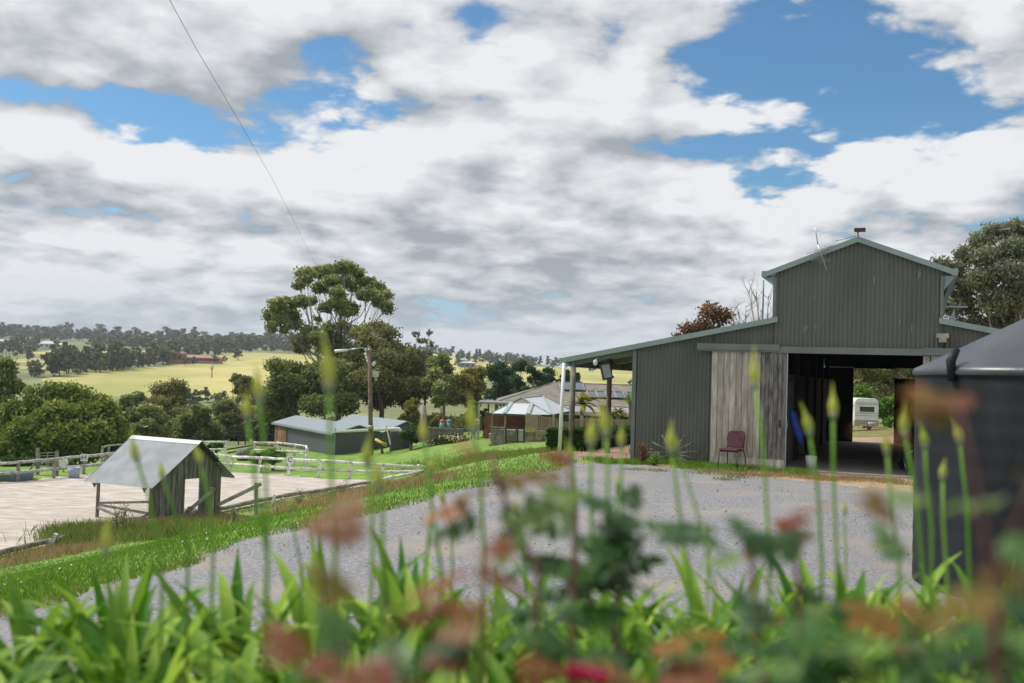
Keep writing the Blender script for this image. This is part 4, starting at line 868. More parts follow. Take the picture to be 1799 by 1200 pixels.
def garden_walls():
    D = 68.; b = Vector(P(908, 777, D)); r = empty('retaining_wall', tuple(b)); tag(r, 'low stone block retaining wall below the gazebo', 'wall')
    g = lambda px, py, d=D: Vector(P(px, py, d))-b
    rr = random.Random(3)
    w = MB(); a, c = g(857, 775), g(960, 782)
    for row in range(4):
        x = a.x+rr.uniform(0, .3)
        while x < c.x-.1:
            l = rr.uniform(.4, .8); x2 = min(x+l, c.x); w.bb((x, rr.uniform(-.03, .03), -.45+row*.32), (x2-.02, 1.2, -.14+row*.32), rr.random()); x = x2
    w.build('stone_courses', M_stone, r)
    w = MB(); w.bb((g(861, 760).x, .3, .8), (g(888, 760).x, .5, .98)); w.build('coping', M_stone, r)
    # timber paling fence with scalloped tops
    b = Vector(P(1000, 757, 66)); f = empty('paling_fence', tuple(b)); tag(f, 'tan timber paling fence with scalloped top between house and hedge', 'fence')
    g = lambda px, py, d=66: Vector(P(px, py, d))-b
    top = [(944, 731), (973, 733), (974, 734), (984, 739.5), (995, 741), (1008, 739), (1022, 733.5), (1023, 734), (1073, 735.5), (1125, 738)]
    w = MB(); w2 = MB(); x = 944.
    while x < 1125:
        y = np.interp(x, [t[0] for t in top], [t[1] for t in top]); p = g(x, y); w.bb((p.x, 0, -.3), (p.x+.075, .03, p.z)); x += 3.2
    w.build('palings', M_lat, f)
    for px in (944, 973, 1022, 1073, 1122):
        w = MB(); p = g(px, 731 if px < 1000 else 733); w.bb((p.x-.08, -.06, -.6), (p.x+.08, .08, p.z+.1)); w.build('post', M_lat, f)
    w = MB(); w.bb((g(944, 0).x, .04, .9), (g(973, 0).x, .08, 1.0)); w.bb((g(944, 0).x, .04, .1), (g(1125, 0).x, .08, .2)); w.bb((g(1022, 0).x, .04, .7), (g(1125, 0).x, .08, .8)); w.build('rail', M_lat, f)
    b = Vector(P(933, 757, 67)); o = MB(); g2 = lambda px, py: Vector(P(px, py, 67))-b; o.slab([g2(923, 757), g2(943.5, 758), g2(943.5, 731.5), (g2(923, 729.5))], (0, .05, 0)); o = o.build('canvas_screen', mat('olive_canvas', (.30, .27, .17), .9), None, tuple(b)); tag(o, 'olive canvas screen between the gazebo and the paling fence', 'screen')
    b = Vector(P(931, 757, 66.5)); o = MB(); g2 = lambda px, py: Vector(P(px, py, 66.5))-b; o.slab([g2(922, 759), g2(940, 759.5), g2(940, 752), (g2(922, 751))], (0, .04, 0)); o = o.build('notice_board', mat('yellow_board', (.50, .46, .16), .8), None, tuple(b)); tag(o, 'blank yellowish panel on the retaining wall below the canvas screen', 'panel')
    # pool style gate
    b = Vector(P(905, 778, 66)); f = empty('pool_gate', tuple(b)); tag(f, 'black tubular pool gate below the gazebo', 'gate'); g3 = lambda px, py: Vector(P(px, py, 66))-b
    for px in (889, 909, 921): w = MB(); w.bar(g3(px, 778), g3(px, 748), .09); w.build('post', M_black, f)
    w = MB(); w.bar(g3(889, 751), g3(921, 752), .05); w.bar(g3(889, 775), g3(921, 777), .05)
    for i in range(22): px = 864+i*2.6; w.bar(g3(px, 776), g3(px, 753), .02)
    w.bar(g3(862, 753), g3(889, 753), .04); w.build('bars', M_black, f)
    w = MB(); w.slab([g3(890, 777)+Vector((0, .2, 0)), g3(908, 777)+Vector((0, .2, 0)), g3(908, 752)+Vector((0, .2, 0))], (0, .04, 0)); w.build('shade_cloth', MT['olive_canvas'], f)
    w = MB(); w.slab([g3(910.5, 775)+Vector((0, .3, 0)), g3(919, 775)+Vector((0, .3, 0)), g3(919, 757)+Vector((0, .3, 0)), g3(912, 757)+Vector((0, .3, 0))], (0, .05, 0)); o = w.build('white_sheet', M_white, None, tuple(b)); tag(o, 'white sheet behind the black pool gate', 'sheet')
    # flower bed edge
    b = Vector(P(780, 760, 79)); f = empty('garden_wall', tuple(b)); tag(f, 'low grey sleeper wall behind the flower bed at the lawn top', 'wall'); g4 = lambda px, py, d=79: Vector(P(px, py, d))-b
    w = MB(); w.bb((g4(752, 752).x, 0, -.6), (g4(815, 752).x, .25, g4(780, 757).z)); w.build('lower_sleeper', M_rail, f); w = MB(); w.bb((g4(750, 752).x, -.05, g4(780, 757).z+.02), (g4(815, 752).x, .3, g4(780, 752).z)); w.build('upper_sleeper', M_rail, f)
    for i, (px, lab) in enumerate(((777, 'green garden bin with a red cap behind the flower bed'), (789, 'plain green garden bin behind the flower bed'))):
        b = Vector(P(px, 752, 79.6)); e = empty('garden_bin', tuple(b)); tag(e, lab, 'bin'); w = MB(); w.lathe((0, 0, -.3), [(0, 0), (.27, 0), (.2, .75), (0, .8)], 14); w.build('body', mat('sea_green', (.14, .27, .24), .6), e)
        w = MB(); w.lathe((0, 0, .5), [(.22, 0), (.2, .14), (0, .22)], 12); w.build('cap', mat('red_cap', (.5, .06, .04), .6) if i == 0 else MT['sea_green'], e)
    b = Vector(P(743, 762, 78)); w = MB(); w.tube([(0, 0, -.3), (.02, 0, 1.2), (-.03, 0, 2.2)], [.26, .24, .2], 10); o = w.build('tree_stump', mat('pale_stump', (.27, .235, .21), .95, .3, 3), None, tuple(b)); tag(o, 'tall pale dead tree stump at the back of the lawn', 'tree stump')
    b = Vector(P(833, 780, 70)); a = Vector(P(829.5, 760, 70)); w = MB(); w.bar((0, 0, 0), a-b, .14, .1); o = w.build('marker_post', M_white, None, tuple(b)); tag(o, 'white marker post leaning on the lawn below the pergola', 'post')
garden_walls()
# ------------------------------------------------------------------ horse float
def float_():
    D = 75.; q = on(1522, D); z0 = P(1522, 757, D)[2]; r = empty('horse_float', (q[0], D, q[2])); tag(r, 'small white horse float seen front on through the barn', 'horse float')
    hw = .90; prof = [(-hw, .35), (hw, .35), (hw, 2.05)]+[(hw-.32+.32*math.cos(t), 2.05+.38*math.sin(t)) for t in np.linspace(.3, PI/2, 5)]+[(-hw+.32-.32*math.sin(t), 2.05+.38*math.cos(t)) for t in np.linspace(0, PI/2-.3, 5)]+[(-hw, 2.05)]
    w = MB(); w.slab([(x, 0, z) for x, z in prof], (0, 3.4, 0)); w.build('body', M_caravan, r, bevel=.04)
    w = MB(); w.bb((-hw-.01, -.03, .36), (hw+.01, .2, .80)); w.build('lower_panel', M_grit, r)
    w = MB(); w.bb((-.52, -.03, 1.42), (.56, .02, 1.80)); wd = w.build('window', M_glass, r); w = MB(); w.bb((-.56, -.05, 1.36), (.6, -.0, 1.41)); w.bb((-.56, -.05, 1.81), (.6, 0, 1.84)); w.build('frame', M_white, wd)
    w = MB()
    for z in (2.08, 1.96, 1.30, 1.12): w.bb((-hw, -.025, z), (hw, 0, z+.03))
    w.build('trim_line', mat('grey_line', (.3, .3, .3), .6), r)
    for sx in (-1, 1):
        w = MB(); w.lathe((sx*(hw+.0), 1.9, .33), [(0, -.1), (.28, -.1), (.33, -.05), (.33, .05), (.28, .1), (0, .1)], 20, M=Matrix.Rotation(PI/2, 3, 'Y')); w.build('wheel', M_black, r)
        w = MB(); w.bb((sx*hw-.02 if sx > 0 else -hw-.2, .4, .34), (sx*hw+.2 if sx > 0 else -hw+.02, 2.9, .74)); w.build('mudguard', M_caravan, r)
    w = MB()
    for sx in (-1, 1): w.bar((sx*.6, 0, .42), (-.25, -1.3, .42), .07)
    w.bar((-.25, -1.3, .42), (-.25, -1.6, .42), .08); w.build('drawbar', M_galv, r)
    w = MB(); w.tube([(-.35, -1.2, .12), (-.35, -1.2, .8)], .03, 8); w.lathe((-.35, -1.2, .1), [(0, -.04), (.1, -.04), (.1, .04), (0, .04)], 12, M=Matrix.Rotation(PI/2, 3, 'Y')); w.build('jockey_wheel', M_black, r)
    w = MB(); w.lathe((.12, -.75, .52), [(0, -.28), (.15, -.28), (.17, 0), (.15, .28), (0, .28)], 14, M=Matrix.Rotation(PI/2, 3, 'Y')); w.build('gas_bottle', mat('blue_grey_bottle', (.27, .34, .40), .4), r)
    w = MB(); w.tube([(-hw-.02, .1, 1.9), (-hw-.15, .0, 1.8), (-hw-.15, .0, 1.5)], .03, 6); w.build('mirror_arm', M_galv, r)
float_()
# ------------------------------------------------------------------ trees
K2 = lambda l: [(440+x/3.87, 450+y/3.87, rx/3.87*1.04, ry/3.87*1.04, random.Random(x*7+y).uniform(-3.5, 3.5)) for x, y, rx, ry in l]
hero = K2([(380, 130, 70, 50), (335, 195, 45, 35), (470, 110, 60, 40), (540, 95, 60, 40), (640, 80, 80, 40), (720, 115, 55, 38), (560, 170, 65, 38), (640, 165, 55, 42), (700, 205, 55, 35), (790, 180, 75, 45), (860, 215, 55, 40), (830, 265, 55, 35), (920, 265, 42, 40), (930, 345, 38, 40), (875, 320, 35, 28), (765, 260, 45, 35), (600, 245, 55, 36), (480, 215, 55, 38), (620, 475, 46, 26), (530, 485, 46, 28), (700, 520, 50, 30), (450, 430, 26, 18),
           (600, 320, 75, 40), (680, 345, 55, 36), (515, 350, 55, 30), (640, 385, 60, 28), (700, 380, 35, 22),
           (180, 330, 65, 45), (250, 320, 65, 40), (330, 310, 65, 36), (385, 310, 38, 32), (140, 400, 48, 52), (200, 420, 52, 45), (280, 395, 52, 36), (300, 460, 55, 38), (150, 480, 36, 36), (230, 495, 34, 34), (420, 300, 30, 25),
           (400, 505, 62, 36), (350, 570, 72, 44), (460, 555, 60, 46), (345, 625, 62, 36), (560, 560, 80, 55), (620, 640, 90, 66), (520, 620, 70, 50)])
tree('tall_gum_tree', 592, 118, 460, 620, 100, L_gum, 'tall spreading gum tree with an open two tier crown above the grey shed', n=36000, size=.38, cl=hero, seed=11, bark=M_barkp, r0=.42, shell=.35, sub=22, fork=.22, cat='gum tree')
tree('gum_tree', 668, 112, 560, 740, 70, L_tan, 'broad tan tipped gum tree just behind the utility pole', n=20000, size=.38, seed=12, sub=16, shell=.5, cat='gum tree', cl=K2([(760, 520, 70, 45), (850, 485, 70, 38), (940, 525, 60, 42), (800, 600, 95, 55), (950, 620, 85, 55), (880, 700, 110, 70), (990, 735, 90, 70), (700, 720, 90, 80), (850, 830, 115, 80), (980, 880, 100, 80), (720, 880, 100, 90), (880, 960, 110, 70)]))
tree('gum_tree', 728, 118, 610, 740, 40, L_tan, 'rounded tan gum tree right of the utility pole, beside the thin bare topped tree', n=11000, size=.38, seed=13, cat='gum tree', cl=K2([(1050, 670, 60, 50), (1120, 690, 70, 55), (1160, 790, 80, 80), (1060, 830, 80, 80), (1150, 900, 80, 70), (1060, 960, 80, 60)]))
tree('gum_tree', 512, 112, 635, 770, 50, L_gum, 'dense olive gum tree behind the left end of the grey shed', n=15000, size=.38, seed=14, cat='gum tree', bark=M_barkp, cl=K2([(170, 745, 60, 40), (250, 765, 75, 45), (340, 775, 75, 45), (230, 860, 95, 70), (370, 880, 100, 75), (150, 950, 80, 80), (300, 970, 110, 70), (120, 1040, 80, 60), (230, 1060, 90, 50)]))
tree('gum_tree', 566, 110, 640, 780, 50, L_gumd, 'dark dense gum tree under the tall gum, above the middle of the shed roof', n=15000, size=.38, seed=15, cat='gum tree', bark=M_barkp, cl=K2([(460, 790, 75, 60), (560, 780, 80, 70), (660, 800, 80, 70), (470, 900, 90, 70), (600, 900, 90, 80), (520, 1000, 90, 60), (640, 1000, 80, 70), (430, 1010, 80, 60)]))
tree('thin_tree', 745, 116, 580, 700, 20, L_grey, 'thin open tree with sparse wispy leaf tufts above the gums', n=420, size=.34, seed=16, r0=.16, sub=5, shell=.05, cl=K2([(1125, 530, 25, 25), (1215, 520, 22, 22), (1190, 580, 30, 25), (1230, 600, 20, 30), (1150, 570, 20, 15), (1210, 660, 30, 30)]))
tree('gum_tree', 776, 108, 622, 750, 40, L_gum, 'slender forked gum tree with open limbs behind the two garden bins', n=8500, size=.34, seed=17, cat='gum tree', bark=M_bark, shell=.4, sub=18, cl=K2([(1310, 700, 40, 40), (1250, 730, 40, 45), (1330, 770, 45, 40), (1250, 800, 50, 40), (1210, 870, 40, 40), (1290, 900, 50, 40), (1350, 860, 40, 50), (1380, 960, 50, 50), (1280, 980, 40, 40)]))
tree('gum_tree', 822, 112, 650, 745, 40, L_yel, 'olive yellow tree between the slender gum and the dark pines', n=8500, size=.36, seed=18, cat='tree', cl=K2([(1500, 800, 50, 35), (1560, 790, 30, 40), (1450, 850, 60, 45), (1530, 880, 60, 50), (1420, 930, 60, 50), (1500, 970, 60, 50)]))
for i, (px, D, yt, hw, lb) in enumerate(((872, 126, 636, 34, 'leftmost dark pine behind the homestead roof'), (905, 134, 632, 28, 'second dark pine from the left behind the homestead'), (934, 128, 640, 26, 'middle dark pine behind the homestead ridge'), (962, 132, 645, 22, 'lower dark pine left of the barn downpipe'), (990, 128, 648, 18, 'small dark pine directly behind the barn downpipe'), (1012, 130, 652, 12, 'rightmost small dark pine beside the verandah post'))):
    tree('pine_tree', px, D, yt, 712, hw, L_pine, lb, n=9000-900*i, size=.36, k=16, shape='round', group='dark pines behind the homestead', seed=30+i, asp=.4, cat='pine tree', sub=12)
for i, (px, D, yt, yb, hw, m, lb, n) in enumerate((
    (228, 118, 690, 775, 34, L_gumd, 'dark gum tree rising right behind the leafy tree', 8000), (292, 124, 672, 770, 52, L_tan, 'wide tan tipped gum tree above the hut roof ridge', 14000), (262, 100, 712, 790, 40, L_gum, 'low olive gum tree directly behind the hut ridge', 8000),
    (345, 106, 712, 785, 46, L_gumd, 'dark green bushy tree right of the hut ridge', 10000), (395, 118, 700, 775, 40, L_gum, 'olive gum tree behind the horse yard', 9000), (436, 126, 658, 770, 34, L_tan, 'tan tipped gum tree left of the tall gum', 10000), (470, 116, 700, 775, 30, L_gumd, 'dark gum tree behind the horse yard rail end', 8000),
    (412, 140, 655, 690, 16, L_gum, 'small open gum crown standing above the valley gums', 2500))):
    tree('gum_tree', px, D, yt, yb, hw, m, lb, n=n, size=.36, k=15, seed=50+i, cat='gum tree', sub=15)
tree('leafy_tree', 98, 72, 670, 806, 108, L_maple, 'big round leafy green tree behind the left arena fence', n=30000, size=.30, seed=70, sub=14, shell=.5, r0=.3, cat='tree',
     cl=[(112, 695, 26, 18), (75, 706, 28, 20), (142, 700, 24, 16), (40, 724, 26, 20), (100, 728, 36, 24, -3), (150, 728, 30, 22, -1), (184, 714, 20, 16), (203, 742, 14, 14), (5, 752, 28, 22), (50, 756, 34, 24, -3), (112, 762, 38, 24, -4), (168, 760, 32, 22, -2), (-25, 775, 30, 24), (20, 785, 34, 22, -2), (80, 790, 38, 20, -3), (140, 790, 36, 20, -3), (190, 780, 22, 22), (128, 682, 16, 10), (90, 684, 18, 12), (60, 690, 12, 10), (168, 702, 12, 9), (-40, 800, 40, 20), (18, 720, 16, 12), (206, 768, 12, 16)])
tree('gum_tree', -8, 86, 625, 800, 50, L_gumd, 'dark brown green gum tree cut by the left edge of the photo', n=11000, size=.36, k=16, seed=71, cat='gum tree')
for i, (px, D, yt, yb, hw, m, lb, n, sz) in enumerate((
    (726, 96, 700, 752, 22, L_yel, 'yellow flowering shrub left of the pale stump', 5000, .26), (765, 92, 726, 758, 15, L_yel, 'small round olive shrub right of the pale stump', 3000, .22), (722, 78, 748, 774, 27, L_hedge, 'low green ivy mound on the lawn beside the shed tank', 6000, .18),
    (829, 80, 703, 760, 21, L_bright, 'clipped bright green shrub at the pergola', 7000, .17), (480, 72, 793, 808, 27, L_bright, 'low bright green leafy clump behind the arena rail near the shed corner', 5000, .16), (455, 70, 800, 812, 24, L_hedge, 'low dark green leafy clump behind the arena rail near letter C', 4000, .15), (378, 78, 778, 790, 18, L_hedge, 'small dark shrub behind the short white rail', 2500, .15),
    (30, 66, 812, 842, 34, L_hedge, 'dark undergrowth shrub behind the left arena fence', 4500, .18), (110, 66, 812, 838, 26, L_maple, 'low green shrub behind the round white drum', 4000, .18), (672, 80, 772, 786, 10, L_yel, 'small scrubby bush at the foot of the utility pole', 1500, .14),
    (1080, 74, 728, 742, 24, L_hedge, 'low garden shrub behind the paling fence', 2500, .16), (850, 79, 716, 760, 14, L_hedge, 'dark climbing shrub under the pergola', 3500, .18))):
    tree('shrub', px, D, yt, yb, hw, m, lb, n=n, size=sz, k=10, seed=90+i, cat='shrub', shell=.6)
for i in range(22):
    px = 205+i*31+(i*37 % 17)-8; D = 108+(i*53 % 19); m = (L_gumd, L_hedge, L_gum, L_tan)[i % 4]; nb = ('the leafy tree', 'the hut ridge', 'the horse yard', 'the grey shed', 'the utility pole', 'the garden bins', 'the homestead')[min(6, int((px-205)/95))]
    if px < 870: tree('understory_bush', px, D, 728+(i*29 % 20), 800, 30, m, '%s bush in the shade behind %s, %s from the left' % (('dark green', 'very dark', 'olive', 'tan green')[i % 4], nb, ('first', 'second', 'third', 'fourth', 'fifth', 'sixth', 'seventh', 'eighth', 'ninth', 'tenth', 'eleventh', 'twelfth', 'thirteenth', 'fourteenth', 'fifteenth', 'sixteenth', 'seventeenth', 'eighteenth', 'nineteenth', 'twentieth', 'twenty first', 'twenty second')[i]), n=3500, size=.42, k=9, seed=300+i, cat='bush', group='understory bushes behind the arena', shell=.5)
# behind the barn
tree('gum_tree', 1235, 58, 528, 640, 60, L_rust, 'rust brown leaved gum tree showing over the left barn roof', n=5200, size=.19, seed=110, cat='gum tree', sub=14, shell=.2, cl=[(1215, 578, 24, 13), (1250, 550, 26, 18), (1272, 558, 16, 18), (1240, 575, 26, 14), (1195, 592, 18, 8), (1290, 580, 22, 12), (1225, 595, 30, 10), (1262, 600, 40, 14), (1298, 598, 14, 8)])
def bare_tree(px, D, tops, label, seed):
    b = on(px, D); r = empty('bare_tree', tuple(b)); tag(r, label, 'tree'); rr = random.Random(seed); mb = MB(); B = Vector(b)
    for (tx, ty) in tops:
        e = Vector(P(tx, ty, D+rr.uniform(-1, 1)))-B; m = Vector((e.x*.35, e.y*.4, e.z*.6)); mb.tube([(0, 0, -.3), m, e], [.16, .07, .015], 6)
        for _ in range(9):
            s = m.lerp(e, rr.random()); t = s+Vector((rr.uniform(-.7, .7), rr.uniform(-.5, .5), rr.uniform(.3, 1.1))); mb.tube([s, s.lerp(t, .5)+Vector((0, 0, -.06)), t], [.022, .015, .006], 4)
            for _ in range(3): u = s.lerp(t, rr.uniform(.3, 1)); mb.tube([u, u+Vector((rr.uniform(-.35, .35), rr.uniform(-.3, .3), rr.uniform(.1, .5)))], [.009, .004], 3)
    mb.build('trunk', M_barkp, r); return r
bare_tree(1308, 56, [(1284, 536), (1298, 545), (1310, 538), (1302, 575), (1318, 590)], 'leafless grey tree beside the rust brown gum over the barn roof', 1)
bare_tree(1340, 54, [(1316, 512), (1328, 508), (1350, 520), (1338, 545), (1352, 560)], 'taller leafless tree against the left side of the raised barn roof', 2)
tree('gum_tree', 1790, 44, 392, 620, 150, L_grey, 'large grey green gum tree behind the right of the barn', n=42000, size=.20, seed=112, cat='gum tree', sub=22, shell=.45, r0=.35, bark=M_barkp, droop=.6, asp=.35,
     cl=[(1652, 462, 15, 9), (1676, 472, 20, 14), (1700, 448, 20, 14), (1722, 424, 20, 13), (1752, 408, 24, 13), (1786, 402, 24, 14), (1735, 452, 28, 18, -1), (1780, 436, 30, 20, -1), (1688, 505, 24, 18), (1725, 490, 28, 20, -1), (1770, 478, 32, 22, -1.5), (1668, 540, 18, 14), (1702, 535, 26, 18), (1745, 528, 32, 22, -1), (1790, 520, 32, 24, -1), (1820, 425, 30, 24), (1850, 480, 40, 30), (1850, 560, 44, 36), (1690, 575, 26, 14), (1730, 572, 30, 18), (1775, 565, 34, 20), (1800, 460, 26, 20), (1655, 575, 14, 10)])
for i, (px, D, yt, yb, hw, m, lb, n, sz) in enumerate((
    (1518, 84, 674, 750, 30, L_bright, 'bright green bush behind the horse float', 6000, .26), (1566, 80, 698, 758, 28, L_bright, 'bright green bush right of the horse float', 6000, .24), (1500, 98, 560, 740, 50, L_tan, 'brownish gum tree filling the top of the rear barn doorway', 12000, .32), (1575, 96, 560, 740, 46, L_tan, 'brown trunked gum tree right of the horse float', 12000, .32), (1620, 100, 600, 740, 50, L_gum, 'gum tree behind the far right end of the barn', 6000, .34), (1450, 100, 600, 740, 50, L_gum, 'gum tree hidden left of the rear barn doorway', 4000, .34), (1540, 118, 600, 750, 70, L_gumd, 'dark gum far behind the horse float', 9000, .4))):
    tree('gum_tree' if yt < 650 else 'bush', px, D, yt, yb, hw, m, lb, n=n, size=sz, k=14, seed=120+i, cat='gum tree' if yt < 650 else 'bush')
def palm(px, D, ytop, ybase, sp, m, label, seed, name='palm', n=26, stiff=False):
    q = P(px, ybase, D); r = empty(name, tuple(q)); tag(r, label, name); s = D/FPX; h = (ybase-ytop)*s; rr = random.Random(seed)
    mb = MB(); mb.tube([(0, 0, -.6), (.05, 0, h*.25), (0, 0, h*.5)], [.16, .13, .10], 8); mb.build('trunk', M_bark, r)
    vs = []; fs = []; tn = []
    for i in range(n):
        a = rr.uniform(0, 2*PI); el = rr.uniform(.1, 1.4); L = sp*s*rr.uniform(.8, 1.15); prev = None; d = Vector((math.cos(a), math.sin(a), 0)); sd = Vector((-d.y, d.x, 0)); c = Vector((0, 0, h*.5)); k = 7; t = rr.random()
        for j in range(k+1):
            u = j/k; e2 = el-(0 if stiff else 1.5)*u; w = (.05 if stiff else .16)*math.sin(PI*(.1+.85*u))*(sp*s)
            b0 = len(vs); vs += [c+sd*w-Vector((0, 0, w*.4)), c, c-sd*w-Vector((0, 0, w*.4))]; tn += [t]*3
            if j: fs += [(b0-3, b0-2, b0+1, b0), (b0-2, b0-1, b0+2, b0+1)]
            c = c+(d*math.cos(e2)+Vector((0, 0, math.sin(e2))))*(L/k)
    npmesh('fronds', [tuple(v) for v in vs], fs, m, r, tn, smooth=True)
palm(1021, 67.5, 676, 745, 34, L_yel, 'yellowish palm standing between the downpipe and the paling fence', 1)
palm(1106, 66.8, 680, 740, 20, L_bright, 'spiky green cordyline beside the barn wall corner', 2, 'cordyline', 60, True)
palm(1060, 70, 700, 745, 22, L_yel, 'small drooping palm right of the yellowish palm', 3)
palm(1085, 72, 705, 745, 18, L_yel, 'smallest palm in front of the solar panels', 4)
def hedge():
    a = on(961, 28.6); c = on(1125, 36.5); b = Vector(a); r = empty('hedge', tuple(a)); tag(r, 'clipped dark green hedge behind the barn verandah', 'hedge')
    A = Vector(a); C_ = Vector(c); d = (C_-A); L = Vector((d.x, d.y, 0)).length; d = Vector((d.x, d.y, 0)).normalized(); nrm = Vector((d.y, -d.x, 0)); rs = np.random.RandomState(4)
    za = P(961, 754, 28.6)[2]-a[2]; zc = P(1115, 748, 36.5)[2]-c[2]
    n = 26000; t = rs.rand(n); w = rs.rand(n)*1.1; hh = rs.rand(n); face = rs.randint(0, 4, n)
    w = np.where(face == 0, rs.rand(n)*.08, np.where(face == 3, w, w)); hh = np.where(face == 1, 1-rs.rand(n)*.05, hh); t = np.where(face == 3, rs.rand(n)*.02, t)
    bump = vnoise(t*L, hh*2, .35, 8)*.10
    z0 = np.interp(t, [0, 1], [0, c[2]-a[2]]); hgt_ = np.interp(t, [0, 1], [za, zc])
    p = np.stack([d.x*t*L+nrm.x*(w-bump), d.y*t*L+nrm.y*(w-bump), z0-.1+hh*(hgt_+.1)+bump*.5], -1)
    V_, F_ = leaf_quads(rs, p, .055, .7); npmesh('leaves', V_, F_, L_hedge, r, np.repeat(np.clip(rs.rand(n)*.5+(face == 1)*.3+(face == 3)*.2, 0, 1), 4))  # top and left end tinted lighter: the light on them is in the leaf colour
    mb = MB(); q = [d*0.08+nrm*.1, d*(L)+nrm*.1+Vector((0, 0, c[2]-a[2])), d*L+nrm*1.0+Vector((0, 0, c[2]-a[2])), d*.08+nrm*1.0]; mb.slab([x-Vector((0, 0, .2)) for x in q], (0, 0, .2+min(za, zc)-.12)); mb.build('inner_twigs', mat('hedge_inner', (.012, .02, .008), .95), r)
hedge()
# ------------------------------------------------------------------ far trees and houses
def far_proto(k, shape, seed, m, n=520):
    rs = np.random.RandomState(seed); rr = random.Random(seed); cl = auto_clumps(rr, 5.2 if shape != 'cone' else 3.6, 10.8, .7, k, shape)
    p, t = clump_points(rs, cl, n, .45, 9); V_, F_ = leaf_quads(rs, p, 1.35, .7)
    tb = np.array([[-.25, 0, -1], [.25, 0, -1], [.12, 0, 7], [-.12, 0, 7], [0, -.25, -1], [0, .25, -1], [0, .12, 7], [0, -.12, 7]]); F2 = np.array([[0, 1, 2, 3], [4, 5, 6, 7]])+len(V_)
    o = npmesh('far_tree', np.concatenate([V_, tb]), np.concatenate([F_, F2]), m, None, np.concatenate([np.repeat(t, 4), np.zeros(8)])); me = o.data; bpy.data.objects.remove(o); return me
L_far2 = leafmat('far_gum_leaves', (.085, .095, .045), (.22, .20, .09), .15)
PR = [far_proto(7, 'round', 1, L_far), far_proto(8, 'round', 2, L_far2), far_proto(6, 'flat', 3, L_far), far_proto(8, 'cone', 4, L_far), far_proto(5, 'flat', 5, L_far2), far_proto(9, 'round', 6, L_far)]
def far_tree(px, D, h, grp, lab, rr, kinds=(0, 1, 2, 4, 5), wide=1.):
    q = on(px, D); o = bpy.data.objects.new('far_tree', PR[rr.choice(kinds)]); COL.objects.link(o); o.location = tuple(q); s = h/12.; o.scale = (s*wide*rr.uniform(.85, 1.2), s*wide*rr.uniform(.85, 1.2), s); o.rotation_euler = (0, 0, rr.uniform(0, 6.28)); tag(o, lab, 'tree', grp)
rr = random.Random(77)
for i in range(125):
    px = -70+i*4.9+rr.uniform(-3, 3)
    if px > 545: break
    far_tree(px, rr.uniform(1180, 1420), rr.uniform(11, 18)*(1.15 if px < 130 else 1)+(8 if rr.random() < .1 else 0), 'trees along the skyline ridge', 'distant dark tree in the row along the left skyline ridge', rr, (0, 1, 2, 4, 5, 2), 1.25)
for i in range(46): far_tree(165+i*8.2+rr.uniform(-4, 4), rr.uniform(900, 1020), rr.uniform(10, 16), 'trees below the skyline', 'distant tree in the second row below the skyline', rr, (0, 1, 5, 4), 1.4)
bp = [(92, 425), (135, 450), (175, 475), (215, 505), (250, 545), (285, 600), (330, 680), (380, 760), (430, 830)]
for i in range(64):
    t = i/63*(len(bp)-1); k = min(int(t), len(bp)-2); f = t-k; px = bp[k][0]*(1-f)+bp[k+1][0]*f+rr.uniform(-8, 8); D = bp[k][1]*(1-f)+bp[k+1][1]*f+rr.uniform(0, 40)
    far_tree(px, D, rr.uniform(7, 16), 'trees in the valley belt', 'tree in the dark diagonal belt above the yellow paddock', rr, (0, 1, 5, 3), 1.0)
for i in range(20): far_tree(rr.uniform(-40, 95), rr.uniform(640, 1000), rr.uniform(8, 15), 'trees on the left hillside', 'tree scattered on the left hillside below the skyline', rr)
for px, D, h in ((55, 440, 8), (66, 435, 8.5), (60, 450, 7)): far_tree(px, D, h, 'three dark field trees', 'dark tree in the small left group in the valley field', rr, (0,), 1.1)
for i in range(34): far_tree(690+i*9.6+rr.uniform(-4, 4), rr.uniform(1200, 1380), rr.uniform(10, 15), 'trees along the right skyline', 'distant tree along the skyline right of the tall gum', rr, (0, 1, 5, 3), 1.35)
for i in range(12): far_tree(800+i*12+rr.uniform(-5, 5), rr.uniform(1050, 1120), rr.uniform(9, 14), 'trees along the right skyline', 'distant tree along the skyline right of the tall gum', rr, (0, 1, 5, 3), 1.4)
for px, D, h, lb in ((345, 300, 6.5, 'dark round tree at the foot of the yellow paddock'), (332, 305, 6, 'second dark round tree at the foot of the yellow paddock'), (365, 320, 5, 'small round tree right of the dark round pair'), (384, 300, 5.5, 'small pale field tree near the paddock corner'), (396, 298, 6, 'twin small field tree near the paddock corner'), (418, 700, 9, 'round dark tree at the right end of the red house garden'), (262, 640, 7, 'small tree beside the little white shed'), (325, 610, 6, 'olive tree in front of the red house'), (342, 612, 5.5, 'small olive tree in front of the red house'), (378, 640, 5.5, 'bushy tree at the right of the red house'), (395, 645, 4.5, 'low bush near the red house drive'), (805, 860, 9, 'dark tree left of the far blue shed'), (1062, 245, 5, 'small tree seen beneath the barn verandah'), (1040, 900, 9, 'far field tree beneath the verandah roof'), (1108, 250, 6.5, 'dark tree seen at the barn wall beneath the verandah')):
    far_tree(px, D, h, None, lb, rr, (0, 5), 1.25)
q = on(372, 460); r = empty('dead_tree', tuple(q)); tag(r, 'bare dead tree alone in the yellow paddock', 'tree'); mb = MB(); mb.tube([(0, 0, -.5), (0, 0, 3), (.3, 0, 7)], [.3, .22, .08], 6)
for _ in range(9): z = rr.uniform(2.5, 6); mb.tube([(0, 0, z), (rr.uniform(-2.5, 2.5), rr.uniform(-1, 1), z+rr.uniform(1, 3))], [.12, .04], 4)
